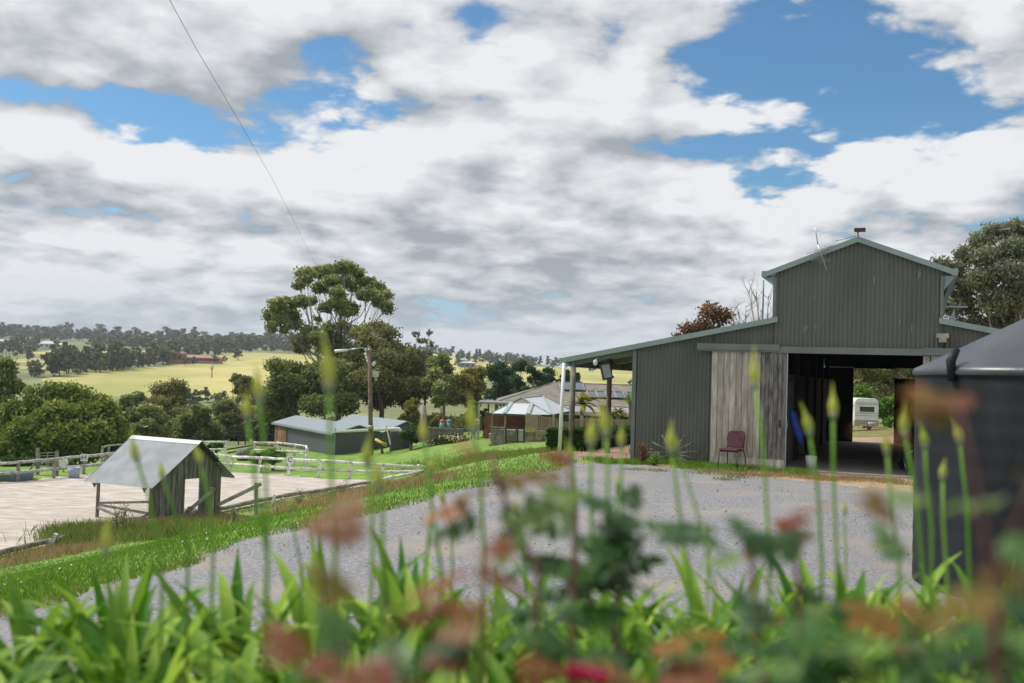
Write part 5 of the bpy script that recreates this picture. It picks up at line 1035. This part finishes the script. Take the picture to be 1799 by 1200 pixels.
mb.build('trunk', M_barkp, r)
def far_house(px, D, w, h, rh, wc, rc, label, wins=3, name='far_house', dp=8., rot=0.):
    q = on(px, D); r = empty(name, tuple(q), rot); tag(r, label, 'house'); mw = mat('far_wall', wc, .8, .1, 1); mr_ = mat('far_roof', rc, .6, .1, 1)
    mb = MB(); mb.bb((-w/2, 0, -2), (w/2, dp, h)); mb.build('wall', mw, r)
    mb = MB(); o = .6; A = [(-w/2-o, -o, h+.01), (w/2+o, -o, h+.01), (w/2+o, dp+o, h+.01), (-w/2-o, dp+o, h+.01), (-w/2+dp*.35, dp/2, h+rh), (w/2-dp*.35, dp/2, h+rh)]; mb.add(A, [(0, 1, 5, 4), (1, 2, 5), (2, 3, 4, 5), (3, 0, 4), (3, 2, 1, 0)]); mb.build('roof', mr_, r)
    for i in range(wins): x = -w/2+w*(i+.5)/wins; mb = MB(); mb.bb((x-w*.08, -.06, h*.35), (x+w*.08, -.01, h*.85)); mb.build('window', M_glass, r)
far_house(306, 640, 11, 6, 2, (.33, .15, .11), (.30, .13, .10), 'two storey red brick house across the valley', 3)
far_house(345, 650, 30, 2.8, 1.9, (.36, .18, .13), (.34, .17, .13), 'long low red brick house across the valley', 6)
far_house(234, 655, 7, 2.5, .9, (.5, .5, .5), (.55, .56, .57), 'small pale shed at the end of the dark tree belt', 1)
far_house(82, 900, 14, 4, 2.6, (.5, .5, .49), (.42, .45, .48), 'pale house with a grey roof among the left hillside trees', 3)
far_house(108, 905, 20, 3.4, 1.2, (.62, .60, .57), (.6, .58, .55), 'long white building beside the pale hillside house', 4)
far_house(45, 800, 10, 3, 2, (.35, .2, .15), (.35, .15, .12), 'red roofed cottage low on the left hillside', 2)
far_house(5, 900, 26, 4, 2.5, (.3, .33, .36), (.36, .45, .52), 'blue grey roofed house at the left edge of the hillside', 3)
far_house(280, 1120, 28, 4, 3.5, (.3, .3, .32), (.30, .33, .37), 'grey roofed house under the skyline trees', 4)
far_house(488, 1100, 24, 4, 3, (.5, .5, .5), (.4, .42, .45), 'pale house left of the tall gum below the skyline', 3)
far_house(821, 840, 13, 4.5, 1.2, (.16, .19, .26), (.46, .50, .54), 'dark blue shed house with a pale roof on the far green slope', 3)
far_house(812, 1000, 12, 4, 2, (.3, .3, .3), (.36, .36, .36), 'grey house half hidden above the far blue shed', 2)
# ------------------------------------------------------------------ grasses and weeds
def blades(name, pts, h, w, m, label, seed, lean=.35, cat='grass', parent=None):
    rs = np.random.RandomState(seed); n = len(pts); a = rs.rand(n)*2*PI; hh = h*(.5+rs.rand(n)); l = rs.normal(size=(n, 2))*lean*hh[:, None]; sx = np.cos(a)*w*.5; sy = np.sin(a)*w*.5
    z = np.zeros(n); base = pts
    v0 = base+np.stack([sx, sy, z-.02], -1); v1 = base-np.stack([sx, sy, z+.02], -1); v2 = base+np.stack([l[:, 0]*.4-sx*.6, l[:, 1]*.4-sy*.6, hh*.6], -1); v3 = base+np.stack([l[:, 0]*.4+sx*.6, l[:, 1]*.4+sy*.6, hh*.6], -1); v4 = base+np.stack([l[:, 0], l[:, 1], hh], -1)
    V_ = np.stack([v0, v1, v2, v4, v3], 1).reshape(-1, 3); F_ = np.arange(5*n).reshape(n, 5)
    o = npmesh(name, V_, F_, m, parent, np.repeat(rs.rand(n), 5)); 
    if label: tag(o, label, cat, kind='stuff')
    return o
def scatter(n, poly, y0, y1, seed, mar=0., clumpy=0.):
    rs = np.random.RandomState(seed); tx = rs.uniform(-.62, .62, n); y = np.exp(rs.uniform(math.log(y0), math.log(y1), n)); x = tx*y
    s = sdpoly(x, y, poly)+(vnoise(x, y, .8, seed)-.5)*.8; k = s < mar
    if clumpy: k &= (vnoise(x, y, clumpy, seed+1)+.35*vnoise(x, y, clumpy*.3, seed+2)) > .72
    x, y = x[k], y[k]; return np.stack([x, y, hgt(x, y)], -1)
G_lawn = leafmat('lawn_blades', (.09, .22, .02), (.24, .38, .05)); G_dry = leafmat('dry_blades', (.30, .22, .09), (.44, .33, .18)); G_mix = leafmat('weed_blades', (.12, .22, .03), (.30, .32, .09)); G_red = leafmat('rusty_blades', (.25, .16, .08), (.42, .32, .17))
LAWN = hp([(-260, 1050), (0, 990), (130, 962), (300, 938), (420, 912), (560, 888), (640, 872), (760, 838), (860, 815), (960, 800), (1010, 812), (1000, 820), (870, 850), (720, 886), (560, 920), (400, 967), (200, 1027), (0, 1082), (-300, 1140)])
blades('lawn_grass', scatter(170000, LAWN, 8, 36, 1), .045, .018, G_lawn, 'short mown grass on the bank beside the gravel', 1)
EDGE = hp([(-300, 1128), (0, 1068), (200, 1014), (400, 955), (560, 908), (720, 874), (870, 838), (1000, 812), (1010, 822), (870, 852), (720, 888), (560, 924), (400, 972), (200, 1034), (0, 1088), (-300, 1150)])
blades('dry_grass', scatter(26000, EDGE, 8, 26, 2, clumpy=1.2), .05, .018, G_dry, 'dry yellow grass fringe along the gravel edge', 2)
blades('rough_grass', scatter(170000, LONG, 20, 74, 3), .10, .04, G_mix, 'long mixed grass on the bank above the arena', 3)
blades('rough_grass', scatter(11000, LONG, 20, 62, 4, clumpy=2.2), .09, .03, G_red, 'rusty dry grass clumps on the bank above the arena', 4)
def ppts(n, x0, x1, f0, f1, seed, clumpy=0):
    """points on the ground under a band of the view given by two curves px -> py"""
    rs = np.random.RandomState(seed); out = []
    for _ in range(n):
        px = rs.uniform(x0, x1); py = rs.uniform(f0(px), f1(px)); out.append(hit(px, py))
    return np.array(out)
def spray(name, centres, n, sp, h, w, m, label, seed, lean=.35):
    rs = np.random.RandomState(seed); c = centres[rs.randint(0, len(centres), n)]; p = c+np.concatenate([rs.normal(size=(n, 2))*sp, np.zeros((n, 1))], 1); p[:, 2] = hgt(p[:, 0], p[:, 1]); return blades(name, p, h, w, m, label, seed, lean)
spray('weeds', ppts(30, 125, 330, lambda x: 935-(x-130)*.03, lambda x: 958-(x-130)*.08, 5), 12000, .6, .36, .03, G_mix, 'tall green weeds below the judge hut', 5)
spray('weeds', ppts(22, 180, 400, lambda x: 928-(x-180)*.05, lambda x: 945-(x-180)*.13, 6), 4000, .5, .30, .03, G_dry, 'rusty brown weeds below the judge hut', 6)
spray('weeds', ppts(14, 20, 180, lambda x: 985-(x)*.18, lambda x: 1000-(x)*.2, 7), 2500, .5, .2, .03, G_dry, 'rusty weeds along the near arena rail at the left', 7)
spray('weeds', ppts(24, 500, 740, lambda x: 885-(x-500)*.2, lambda x: 900-(x-500)*.2, 8), 5000, .7, .13, .03, G_dry, 'dry seedy grass along the right end of the arena', 8)
spray('weeds', ppts(40, 700, 960, lambda x: 818-(x-700)*.10, lambda x: 828-(x-700)*.13, 9), 9000, 1.0, .13, .03, G_mix, 'long mixed grass at the top of the bank', 9)
bw = np.array([Bl(u, v) for u, v in [(random.Random(i).uniform(-6.2, -.9), random.Random(i+99).uniform(-1.25, -.12)) for i in range(46)]])
spray('weeds', bw, 9000, .16, .10, .012, G_lawn, 'small green weeds at the foot of the barn wall', 10)
bw = np.array([Bl(u, v) for u, v in [(random.Random(i+7).uniform(-3., 2.5), random.Random(i+199).uniform(-2.3, -.6)) for i in range(40)]])
spray('dry_grass', bw, 7000, .2, .05, .012, G_dry, 'dry straw scattered before the barn doorway', 11)
def tall_weed(px, py, D, h, label, seed, m):
    q = P(px, py, D); q[2] = H(q[0], q[1]); r = empty('tall_weed', tuple(q)); tag(r, label, 'weed'); rr = random.Random(seed); mb = MB(); tips = []
    for _ in range(6):
        e = Vector((rr.uniform(-.3, .3)*h, rr.uniform(-.2, .2)*h, h*rr.uniform(.7, 1.))); mb.tube([(0, 0, 0), e*.5+Vector((0, 0, .05)), e], [.012, .01, .005], 4)
        for _ in range(5): s = e*rr.uniform(.4, 1); t = s+Vector((rr.uniform(-.16, .16), rr.uniform(-.1, .1), rr.uniform(.05, .2)))*h*.7; mb.tube([s, t], [.006, .003], 3); tips.append(t)
    mb.build('stem', M_bark, r); rs = np.random.RandomState(seed); tp = np.array(tips); p = tp[rs.randint(0, len(tp), 420)]+rs.normal(size=(420, 3))*.05; low = rs.rand(420) < .4; p[low] *= np.array([.6, .6, .45]); V_, F_ = leaf_quads(rs, p, .06, .5); npmesh('leaves', V_, F_, m, r, np.repeat(rs.rand(420), 4))
tall_weed(208, 935, 37.5, 1.35, 'tall seeding weed in front of the hut post', 1, L_grey); tall_weed(222, 938, 37.3, 1.1, 'shorter seeding weed right of the tall one by the hut', 2, L_gum); tall_weed(412, 905, 41, .7, 'seeding weed by the foot of the handrail', 3, L_grey); tall_weed(525, 880, 45, 1.0, 'thin seeding weed at the arena rail right of the handrail', 4, L_grey); tall_weed(600, 866, 50, 1.0, 'thin seeding weed near the right end of the arena rail', 5, L_grey); tall_weed(1128, 812, 24.3, .45, 'dry brown dock weed at the barn corner', 6, L_rust); tall_weed(1150, 815, 24, .3, 'small leafy weed left of the wagon wheel', 7, L_bright)
# flowers at the lawn top
def flower_clump(px, py, D, m, label, seed, n=500, w=.7, h=.5):
    q = P(px, py, D); q[2] = H(q[0], q[1]); r = empty('flower_clump', tuple(q)); tag(r, label, 'flowers'); rs = np.random.RandomState(seed)
    p = rs.normal(size=(n, 3))*np.array([w, w*.5, h*.35])+np.array([0, 0, h*.5]); V_, F_ = leaf_quads(rs, p, .15, .7); npmesh('leaves', V_, F_, L_hedge, r, np.repeat(rs.rand(n)*.6, 4))
    k = n//3; p = rs.normal(size=(k, 3))*np.array([w*.9, w*.5, h*.25])+np.array([0, -.15, h*.7]); V_, F_ = leaf_quads(rs, p, .13, .9); npmesh('petals', V_, F_, m, r, np.repeat(rs.rand(k), 4))
fm = lambda n, c: mat(n, c, .7, .15, 4); fr, fy, fw, fp = fm('red_petals', (.30, .05, .06)), fm('yellow_petals', (.62, .58, .22)), fm('cream_petals', (.75, .70, .58)), fm('magenta_petals', (.22, .03, .10))
for i, (px, py, D, m, lb) in enumerate(((764, 760, 77, fr, 'red flower clump left of the bins'), (778, 764, 77, L_pine, 'dark leafy clump in the flower bed centre'), (789, 763, 76.5, fp, 'magenta flower clump below the plain bin'), (798, 763, 76, fy, 'pale yellow flower clump at the lawn top'), (805, 762, 76, fw, 'cream flower clump at the right of the lawn top'), (802, 757, 77.5, fr, 'red flower row behind the cream flowers'))): flower_clump(px, py, D, m, lb, 200+i, 260, .45, .5)
# lawn daisies
rs = np.random.RandomState(9); p = scatter(500, LAWN, 9, 34, 77); p = p[:70]; p[:, 2] += .05; V_, F_ = leaf_quads(rs, p, .035, 1.); tag(npmesh('lawn_daisies', V_, F_, M_white), 'tiny white flowers dotted in the lawn', 'flowers', kind='stuff')
# loose stones
def stones(n, poly, y0, y1, s, seed, m, label):
    rs = np.random.RandomState(seed); p = scatter(n, poly, y0, y1, seed); n = len(p); oc = np.array([[1, 0, 0], [0, 1, 0], [-1, 0, 0], [0, -1, 0], [0, 0, .7], [0, 0, -.5]]); f = np.array([[0, 1, 4], [1, 2, 4], [2, 3, 4], [3, 0, 4], [1, 0, 5], [2, 1, 5], [3, 2, 5], [0, 3, 5]])
    sc = s*(.5+rs.rand(n)**3*2); V_ = p[:, None, :]+oc[None]*(sc[:, None, None]*(.6+.8*rs.rand(n, 6, 1))); F_ = (f[None]+6*np.arange(n)[:, None, None]).reshape(-1, 3)
    tag(npmesh('gravel_stones', V_.reshape(-1, 3), F_, m, None, np.repeat(rs.rand(n), 6)), label, 'gravel', kind='stuff')
stones(9000, GRAVEL, 7.5, 20, .0075, 5, mat('grey_stones', (.34, .35, .37), .9, .2, 10, (.5, .5, .5), tint=.25), 'loose grey stones on the gravel yard')

gw = scatter(260, GRAVEL, 14, 25, 91, mar=-.3); gw = gw[vnoise(gw[:, 0], gw[:, 1], 3., 6) > .55]
spray('weeds', gw, 1500, .16, .05, .01, G_mix, 'tiny weeds growing through the gravel', 31)
rs = np.random.RandomState(8); lp = scatter(900, GRAVEL, 12, 26, 92); V_, F_ = leaf_quads(rs, lp+np.array([0, 0, .02]), .05, .4); tag(npmesh('dead_leaves', V_, F_, G_dry, None, np.repeat(rs.rand(len(lp)), 4)), 'dry leaves scattered over the gravel yard', 'leaves', kind='stuff')
# ------------------------------------------------------------------ garden bed in the foreground
def bed():
    xs = np.linspace(-3.2, 4.2, 60); ys = np.linspace(-.6, 4.6, 40); X_, Y_ = np.meshgrid(xs, ys); z = .86*sst(4.5, 3.1, Y_) if False else .86*(1-sst(2.9, 4.4, Y_))
    z = z*sst(-3.2, -2.6, X_)*(1-sst(3.6, 4.2, X_)); z = z-.1+(vnoise(X_.ravel(), Y_.ravel(), .4, 3).reshape(z.shape)-.5)*.06
    i = (np.arange(39)[:, None]*60+np.arange(59)[None]).ravel(); F_ = np.stack([i, i+1, i+61, i+60], -1)
    o = npmesh('garden_bed', np.stack([X_.ravel(), Y_.ravel(), z.ravel()], -1), F_, mat('mulch', (.06, .045, .03), .95, .4, 8, None, .03, 20), smooth=True); tag(o, 'dark mulched garden bed under the strappy plants', 'garden bed', kind='structure')
bed()
A_leaf = leafmat('strap_leaves', (.06, .20, .010), (.48, .66, .10), .36, .62); A_stem = leafmat('flower_stems', (.13, .30, .03), (.24, .42, .06), .15, .5); A_bud = leafmat('flower_buds', (.42, .50, .06), (.62, .62, .14), .3, .5); A_base = mat('bud_base', (.30, .32, .22), .7, .1, 8)
def bud_tipz(z): return z
STEMS = [(577, 590, 590, 1010, 1.62, 1.5), (450, 650, 470, 960, 1.9, 1.), (430, 690, 470, 985, 1.9, .8), (824, 700, 850, 960, 1.9, 1.1), (741, 735, 775, 1000, 2.1, .8), (1320, 618, 1352, 985, 2.05, 1.25), (1464, 682, 1470, 980, 2.2, 1.1), (1416, 716, 1444, 985, 2.2, 1.), (1175, 745, 1212, 1010, 2.1, 1.), (1182, 765, 1255, 1030, 2.1, .5),
         (1556, 762, 1580, 990, 2.15, .7), (1582, 715, 1622, 1010, 2.1, 1.), (1624, 748, 1637, 930, 2.3, .8), (1682, 740, 1704, 1040, 2.25, .8), (1656, 810, 1664, 1020, 2.35, .7), (1001, 775, 1012, 990, 2.1, .7), (1040, 735, 1040, 960, 2.0, .9), (1062, 705, 1062, 980, 1.9, 1.1), (1092, 750, 1096, 960, 2.2, .7),
         (228, 768, 285, 985, 2.2, .9), (278, 812, 330, 960, 2.4, .7), (345, 782, 375, 960, 2.2, .7), (186, 910, 192, 1060, 1.9, 1.1), (757, 800, 748, 990, 2.3, .7), (905, 878, 925, 1010, 2.6, .6), (772, 858, 795, 980, 2.6, .6), (510, 870, 530, 1000, 2.5, .55), (640, 770, 655, 960, 2.0, .9), (1084, 840, 1092, 980, 2.6, .5), (1240, 918, 1244, 990, 2.6, .5), (1486, 880, 1486, 960, 2.7, .5), (660, 810, 672, 960, 1.9, .9), (560, 900, 566, 990, 2.5, .5)]
clumps = []; rr = random.Random(21); ORD = 'leftmost second third fourth fifth sixth seventh eighth ninth tenth eleventh twelfth rightmost'.split()
alab0 = []
for row, (D, n, x0, x1) in enumerate(((1.5, 10, -.95, 1.1), (1.8, 12, -1.15, 1.35), (2.15, 13, -1.4, 1.6), (2.6, 13, -1.65, 1.9), (3.1, 13, -1.6, 2.3))):
    for i in range(n): alab0.append('green agapanthus clump in the %s row of the foreground bed, %s from the left' % (('nearest', 'second nearest', 'middle', 'second farthest', 'farthest')[row], ORD[i] if i < 12 else 'thirteenth')); clumps.append((x0+(x1-x0)*(i+.5)/n+rr.uniform(-.06, .06), D+rr.uniform(-.12, .12)))
croots = []; alab = [s.replace('leftmost from the left', 'at its left end') for s in alab0]
for i, (x, y) in enumerate(clumps):
    r = empty('agapanthus', (x, y, .80), 0); tag(r, alab[i], 'agapanthus', 'agapanthus clumps in the foreground bed'); croots.append(r)
    vs = []; fs = []; tn = []; n = 50
    px = x/y*FPX+900
    cut = 1.12 if 600 < px < 1500 else (1.15 if px > 1500 else (1.0 if px > 200 else .92))
    for j in range(n):
        a = rr.uniform(0, 2*PI); L = rr.uniform(.44, .70)*cut; el = rr.uniform(.9, 1.52); bend = rr.uniform(.5, 2.3); wd = rr.uniform(.017, .030); k = 9; d = Vector((math.cos(a), math.sin(a), 0)); sd = Vector((-d.y, d.x, 0)); c = d*.03; t = min(1, max(0, rr.gauss(.30, .33)))
        for q in range(k+1):
            u = q/k; e2 = el-bend*u*u; w = wd*(min(1, .55+u*2)*(1-max(0, u-.72)/.28*.93)); up = Vector((0, 0, 1))
            nn = d*-math.sin(e2)+up*math.cos(e2); b0 = len(vs); vs += [tuple(c+sd*w+nn*w*.35), tuple(c), tuple(c-sd*w+nn*w*.35)]; tn += [t]*3
            if q: fs += [(b0-3, b0-2, b0+1, b0), (b0-2, b0-1, b0+2, b0+1)]
            c = c+(d*math.cos(e2)+up*math.sin(e2))*(L/k)
    npmesh('leaves', vs, fs, A_leaf, r, tn, smooth=True)
for i, (px, py, bx, by, D, s) in enumerate(STEMS):
    top = Vector(P(px, py, D)); mid = Vector(P((px*.5+bx*.5)+(6 if i % 2 else -3), (py+by)/2, D)); low = Vector(P(bx, by, D)); d = (low-mid); base = low+d*((low.z-.78)/max(.05, -d.z)) if d.z < 0 else low
    base = Vector((low.x+(low.x-mid.x)*.6, D, .76))
    j = min(range(len(clumps)), key=lambda k: (clumps[k][0]-base.x)**2+(clumps[k][1]-D)**2); r = croots[j]; o = Vector(r.location)
    bl = .054*s; dirv = (top-mid).normalized(); b0 = top-dirv*bl
    rs_ = .0027 if s < .7 else .0036
    mb = MB(); mb.tube([base-o, low-o, mid-o, b0-o], [rs_*1.15, rs_*1.1, rs_, rs_*.95], 8, tint=rr.random()); st = mb.build('flower_stem', A_stem, r)
    e = Vector((rr.uniform(-.016, .016), 0, 0)); wb = .0092*min(1.15, s+.25)
    pr = [(0, .7), (.12, .95), (.28, 1.0), (.42, .8), (.58, .45), (.8, .2), (1.0, .04)]; mb = MB(); mb.tube([b0-o+dirv*bl*(u*1.25)+e*u*u for u, _ in pr], [wb*w for _, w in pr], 8, tint=rr.random()); mb.build('bud', A_bud, st)
    mb = MB(); mb.tube([b0-o-dirv*.012, b0-o-dirv*.002, b0-o+dirv*.006], [rs_, wb*.78, wb*.85], 8); mb.build('bud_base', A_base, st)
# roses
R_dk = leafmat('rose_leaves', (.020, .060, .018), (.06, .15, .03), .25, .45); R_red = leafmat('young_rose_leaves', (.19, .045, .02), (.22, .10, .03), .35, .5); R_olv = leafmat('olive_rose_leaves', (.14, .12, .02), (.30, .12, .03), .35, .5); R_grn = leafmat('mid_rose_leaves', (.05, .13, .03), (.16, .26, .06), .35, .5)
M_cane = mat('red_cane', (.16, .055, .045), .6, .2, 20); M_caneb = mat('brown_cane', (.12, .075, .05), .7, .2, 20)
M_petal = mat('red_rose_petals', (.45, .02, .07), .6, .2, 20, transl=.25)
def leaflet(vs, fs, tn, c, d, nrm, L, w, t):
    s = d.cross(nrm).normalized(); k = 6
    for q in range(k+1):
        u = q/k; ww = w*math.sin(PI*min(1, u*.93+.07))**.75*(1-.35*u); p = c+d*L*u-nrm*(u*u*L*.18); b0 = len(vs); vs += [tuple(p+s*ww+nrm*ww*.3), tuple(p), tuple(p-s*ww+nrm*ww*.3)]; tn += [t]*3
        if q: fs += [(b0-3, b0-2, b0+1, b0), (b0-2, b0-1, b0+2, b0+1)]
def compound(vs, fs, tn, mb, c, d, rr, L=.045):
    up = Vector((rr.uniform(-.5, .5), rr.uniform(-.9, .1), 1)).normalized(); d = (d-up*d.dot(up)).normalized(); s = d.cross(up); t = rr.random(); tot = L*1.9
    mb.tube([c, c+d*tot*.9], [.0012, .0008], 4)
    for f, sg in ((.35, 1), (.35, -1), (.7, 1), (.7, -1)): leaflet(vs, fs, tn, c+d*tot*f, (d*.45+s*sg).normalized(), up, L*.95, L*.42, min(1, max(0, t+rr.uniform(-.2, .2))))
    leaflet(vs, fs, tn, c+d*tot*.9, d, up, L*1.2, L*.50, t)
def rose(label, canes, leaves, D, seed, flowers=()):
    """canes: polylines of (px,py,dD); leaves: (px,py,spread px,count,material,dD,leaf length)"""
    rr = random.Random(seed); p0 = P(canes[0][0][0], canes[0][0][1], D); b = Vector((p0[0], D, .76)); r = empty('rose_bush', tuple(b)); tag(r, label, 'rose bush'); g = lambda px, py, dd=0.: Vector(P(px, py, D+dd))-b
    for cn in canes:
        mb = MB(); pts = [g(*q[:3]) for q in cn]; st = pts[0]; pts = [Vector((st.x*.9, st.y, .0))]+pts if st.z > .05 else pts; mb.tube(pts, [(.0048 if D > 1.2 else .0025)*(1-.5*i/len(pts)) for i in range(len(pts))], 8); mb.build('cane', cn[0][3] if len(cn[0]) > 3 else M_cane, r)
    for (px, py, sp, n, m, dd, L) in leaves:
        vs = []; fs = []; tn = []; mb = MB()
        for _ in range(n):
            c = g(px+rr.gauss(0, sp), py+rr.gauss(0, sp*.8), dd+rr.uniform(-.06, .06)); a = rr.uniform(0, 2*PI); compound(vs, fs, tn, mb, c, Vector((math.cos(a), math.sin(a)*.6, rr.uniform(-.3, .5))).normalized(), rr, L)
        npmesh('leaves', vs, fs, m, r, tn, smooth=True)
    for (px, py, dd, R0) in flowers:
        c = g(px, py, dd); mb = MB()
        for ring, (k, rad, tilt) in enumerate(((5, 1., .35), (5, .75, .8), (4, .5, 1.15), (3, .28, 1.4))):
            for i in range(k):
                a = 2*PI*(i+ring*.4)/k; d = Vector((math.cos(a), math.sin(a), 0)); u = d*math.cos(tilt)+Vector((0, 0, math.sin(tilt))); s = Vector((-d.y, d.x, 0)); pts = []
                for v in range(5):
                    f = v/4
                    for w in (-1, 0, 1): pts.append(c+u*R0*rad*f*1.1+s*w*R0*.5*math.sin(PI*(.12+.75*f))+Vector((0, 0, .15*R0*f*f))-d*abs(w)*R0*-.05)
                mb.add(pts, [(3*v+w, 3*v+w+1, 3*v+w+4, 3*v+w+3) for v in range(4) for w in range(2)], rr.random(), True)
        mb.build('flower', M_petal, r)
rose('dark green leaved rose bush in the middle of the foreground', [[(1088, 1190, 0, M_caneb), (1082, 1040, 0), (1078, 980, 0)], [(1100, 1150, 0, M_caneb), (1050, 1080, 0), (1020, 1000, 0)], [(1083, 1060, 0, M_caneb), (1120, 970, 0), (1128, 935, 0)]],
     [(1070, 930, 34, 12, R_dk, 0, .030), (1015, 985, 30, 8, R_dk, 0, .030), (1125, 950, 28, 7, R_dk, 0, .030), (1060, 1005, 36, 8, R_dk, .03, .030), (1000, 1050, 26, 5, R_dk, 0, .028), (1160, 930, 16, 3, R_grn, 0, .028), (1010, 1100, 30, 6, R_dk, 0, .03)], 1.55, 1)
rose('arching rose cane with olive and red young leaves left of the dark rose bush', [[(945, 1000, 0), (905, 930, 0), (880, 860, 0), (862, 800, 0)], [(1010, 960, .1), (1008, 900, .1), (998, 800, .1)]],
     [(862, 840, 18, 2, R_olv, 0, .030), (880, 885, 16, 3, R_grn, 0, .030), (855, 880, 14, 2, R_olv, 0, .028), (935, 898, 12, 1, R_grn, 0, .026), (905, 905, 10, 2, R_grn, 0, .026), (865, 800, 12, 2, R_red, 0, .02), (1008, 810, 8, 1, R_red, .1, .02), (970, 860, 10, 1, R_grn, .1, .018)], 1.3, 2)
rose('very blurred rose with red young leaves at the bottom centre', [[(690, 1190, 0), (688, 1110, 0), (678, 1050, 0)], [(850, 1180, .1), (860, 1080, .1), (845, 1020, .1)], [(600, 1190, .05), (608, 1130, .05)]],
     [(662, 870, 6, 1, R_red, 0, .022), (545, 950, 6, 1, R_red, 0, .024), (600, 950, 6, 1, R_red, .03, .018), (850, 995, 14, 2, R_red, .1, .024), (810, 1010, 8, 1, R_olv, .1, .022), (715, 1045, 10, 1, R_red, 0, .024), (690, 1085, 10, 1, R_red, .03, .020), (860, 1085, 12, 2, R_red, .1, .024), (630, 1080, 14, 1, R_olv, 0, .022), (550, 1190, 26, 2, R_red, 0, .024), (700, 1185, 30, 3, R_red, 0, .024), (850, 1195, 30, 2, R_red, .1, .022), (640, 1120, 14, 2, R_dk, .1, .022), (750, 1140, 24, 2, R_dk, .1, .022), (605, 1160, 20, 2, R_dk, .15, .022)], .86, 3)
rose('rose bush with red flowers at the very bottom of the foreground', [[(1020, 1240, 0), (1020, 1210, 0)], [(1340, 1240, 0), (1340, 1180, 0)]],
     [(1200, 1150, 50, 5, R_dk, .1, .026), (1260, 1185, 50, 5, R_grn, .1, .026), (1160, 1190, 40, 5, R_olv, 0, .028), (1040, 1150, 40, 4, R_dk, .2, .028), (1210, 1150, 40, 2, R_red, 0, .026), (940, 1130, 30, 4, R_dk, .2, .026), (1370, 1160, 40, 5, R_dk, .1, .03)], 1.05, 4, flowers=[(1012, 1198, 0, .022), (1050, 1205, .03, .020)])
rose('rose with wide red brown leaves in front of the gravel and the watermark corner', [[(1405, 1100, 0), (1400, 1000, 0), (1395, 900, 0)], [(1330, 1120, 0), (1325, 1040, 0), (1318, 940, 0)]],
     [(1385, 945, 16, 2, R_olv, 0, .022), (1390, 905, 10, 1, R_red, 0, .020), (1340, 905, 12, 1, R_red, 0, .022), (1310, 955, 16, 2, R_dk, 0, .024), (1370, 1010, 22, 3, R_dk, 0, .026), (1290, 965, 12, 2, R_grn, 0, .024), (1330, 1075, 36, 3, R_olv, 0, .022), (1430, 1050, 26, 2, R_grn, 0, .024), (1480, 1090, 36, 3, R_grn, .05, .024)], 1.35, 5)
rose('very blurred rose with orange olive leaves in front of the black tank', [[(1760, 1180, 0), (1745, 1020, 0), (1715, 860, 0), (1680, 700, 0)], [(1745, 1020, 0), (1790, 900, 0), (1830, 820, 0)]],
     [(1645, 745, 12, 1, R_olv, 0, .024), (1655, 700, 10, 1, R_olv, 0, .020), (1715, 690, 8, 1, R_red, 0, .018), (1620, 765, 8, 1, R_olv, 0, .020), (1690, 735, 10, 1, R_olv, 0, .02), (1770, 830, 12, 1, R_olv, 0, .028), (1785, 870, 10, 1, R_grn, 0, .024), (1790, 940, 12, 1, R_grn, 0, .026), (1545, 925, 14, 1, R_olv, .1, .026), (1650, 890, 14, 1, R_grn, .1, .022), (1720, 1010, 30, 3, R_olv, 0, .026)], .82, 6)
rose('green rose foliage filling the bottom right corner', [[(1610, 1230, 0, M_caneb), (1606, 1140, 0), (1600, 1060, 0)], [(1720, 1230, 0), (1710, 1150, 0)]],
     [(1560, 1150, 46, 6, R_grn, 0, .026), (1690, 1100, 50, 6, R_grn, 0, .026), (1700, 1170, 60, 7, R_dk, 0, .028), (1500, 1185, 50, 4, R_grn, 0, .026), (1780, 1100, 30, 5, R_dk, 0, .03), (1780, 1180, 40, 5, R_grn, 0, .03), (1600, 1080, 30, 4, R_olv, 0, .024), (1625, 1150, 10, 1, R_olv, 0, .028), (1430, 1170, 40, 5, R_grn, 0, .028)], 1.15, 7)
# ------------------------------------------------------------------ air
def haze():
    mb = MB(); mb.bb((-3300, -120, -40), (3300, 2700, 95)); M = bpy.data.materials.new('haze'); M.use_nodes = True; t = M.node_tree; t.nodes.clear()
    o = t.nodes.new('ShaderNodeOutputMaterial'); v = t.nodes.new('ShaderNodeVolumePrincipled'); v.inputs['Color'].default_value = (.80, .88, 1., 1); v.inputs['Density'].default_value = .00016; v.inputs['Anisotropy'].default_value = .2
    t.links.new(v.outputs[0], o.inputs['Volume']); ob = mb.build('haze', M); tag(ob, 'thin pale air haze over the valley', 'haze', kind='stuff')
if HAZE: haze()
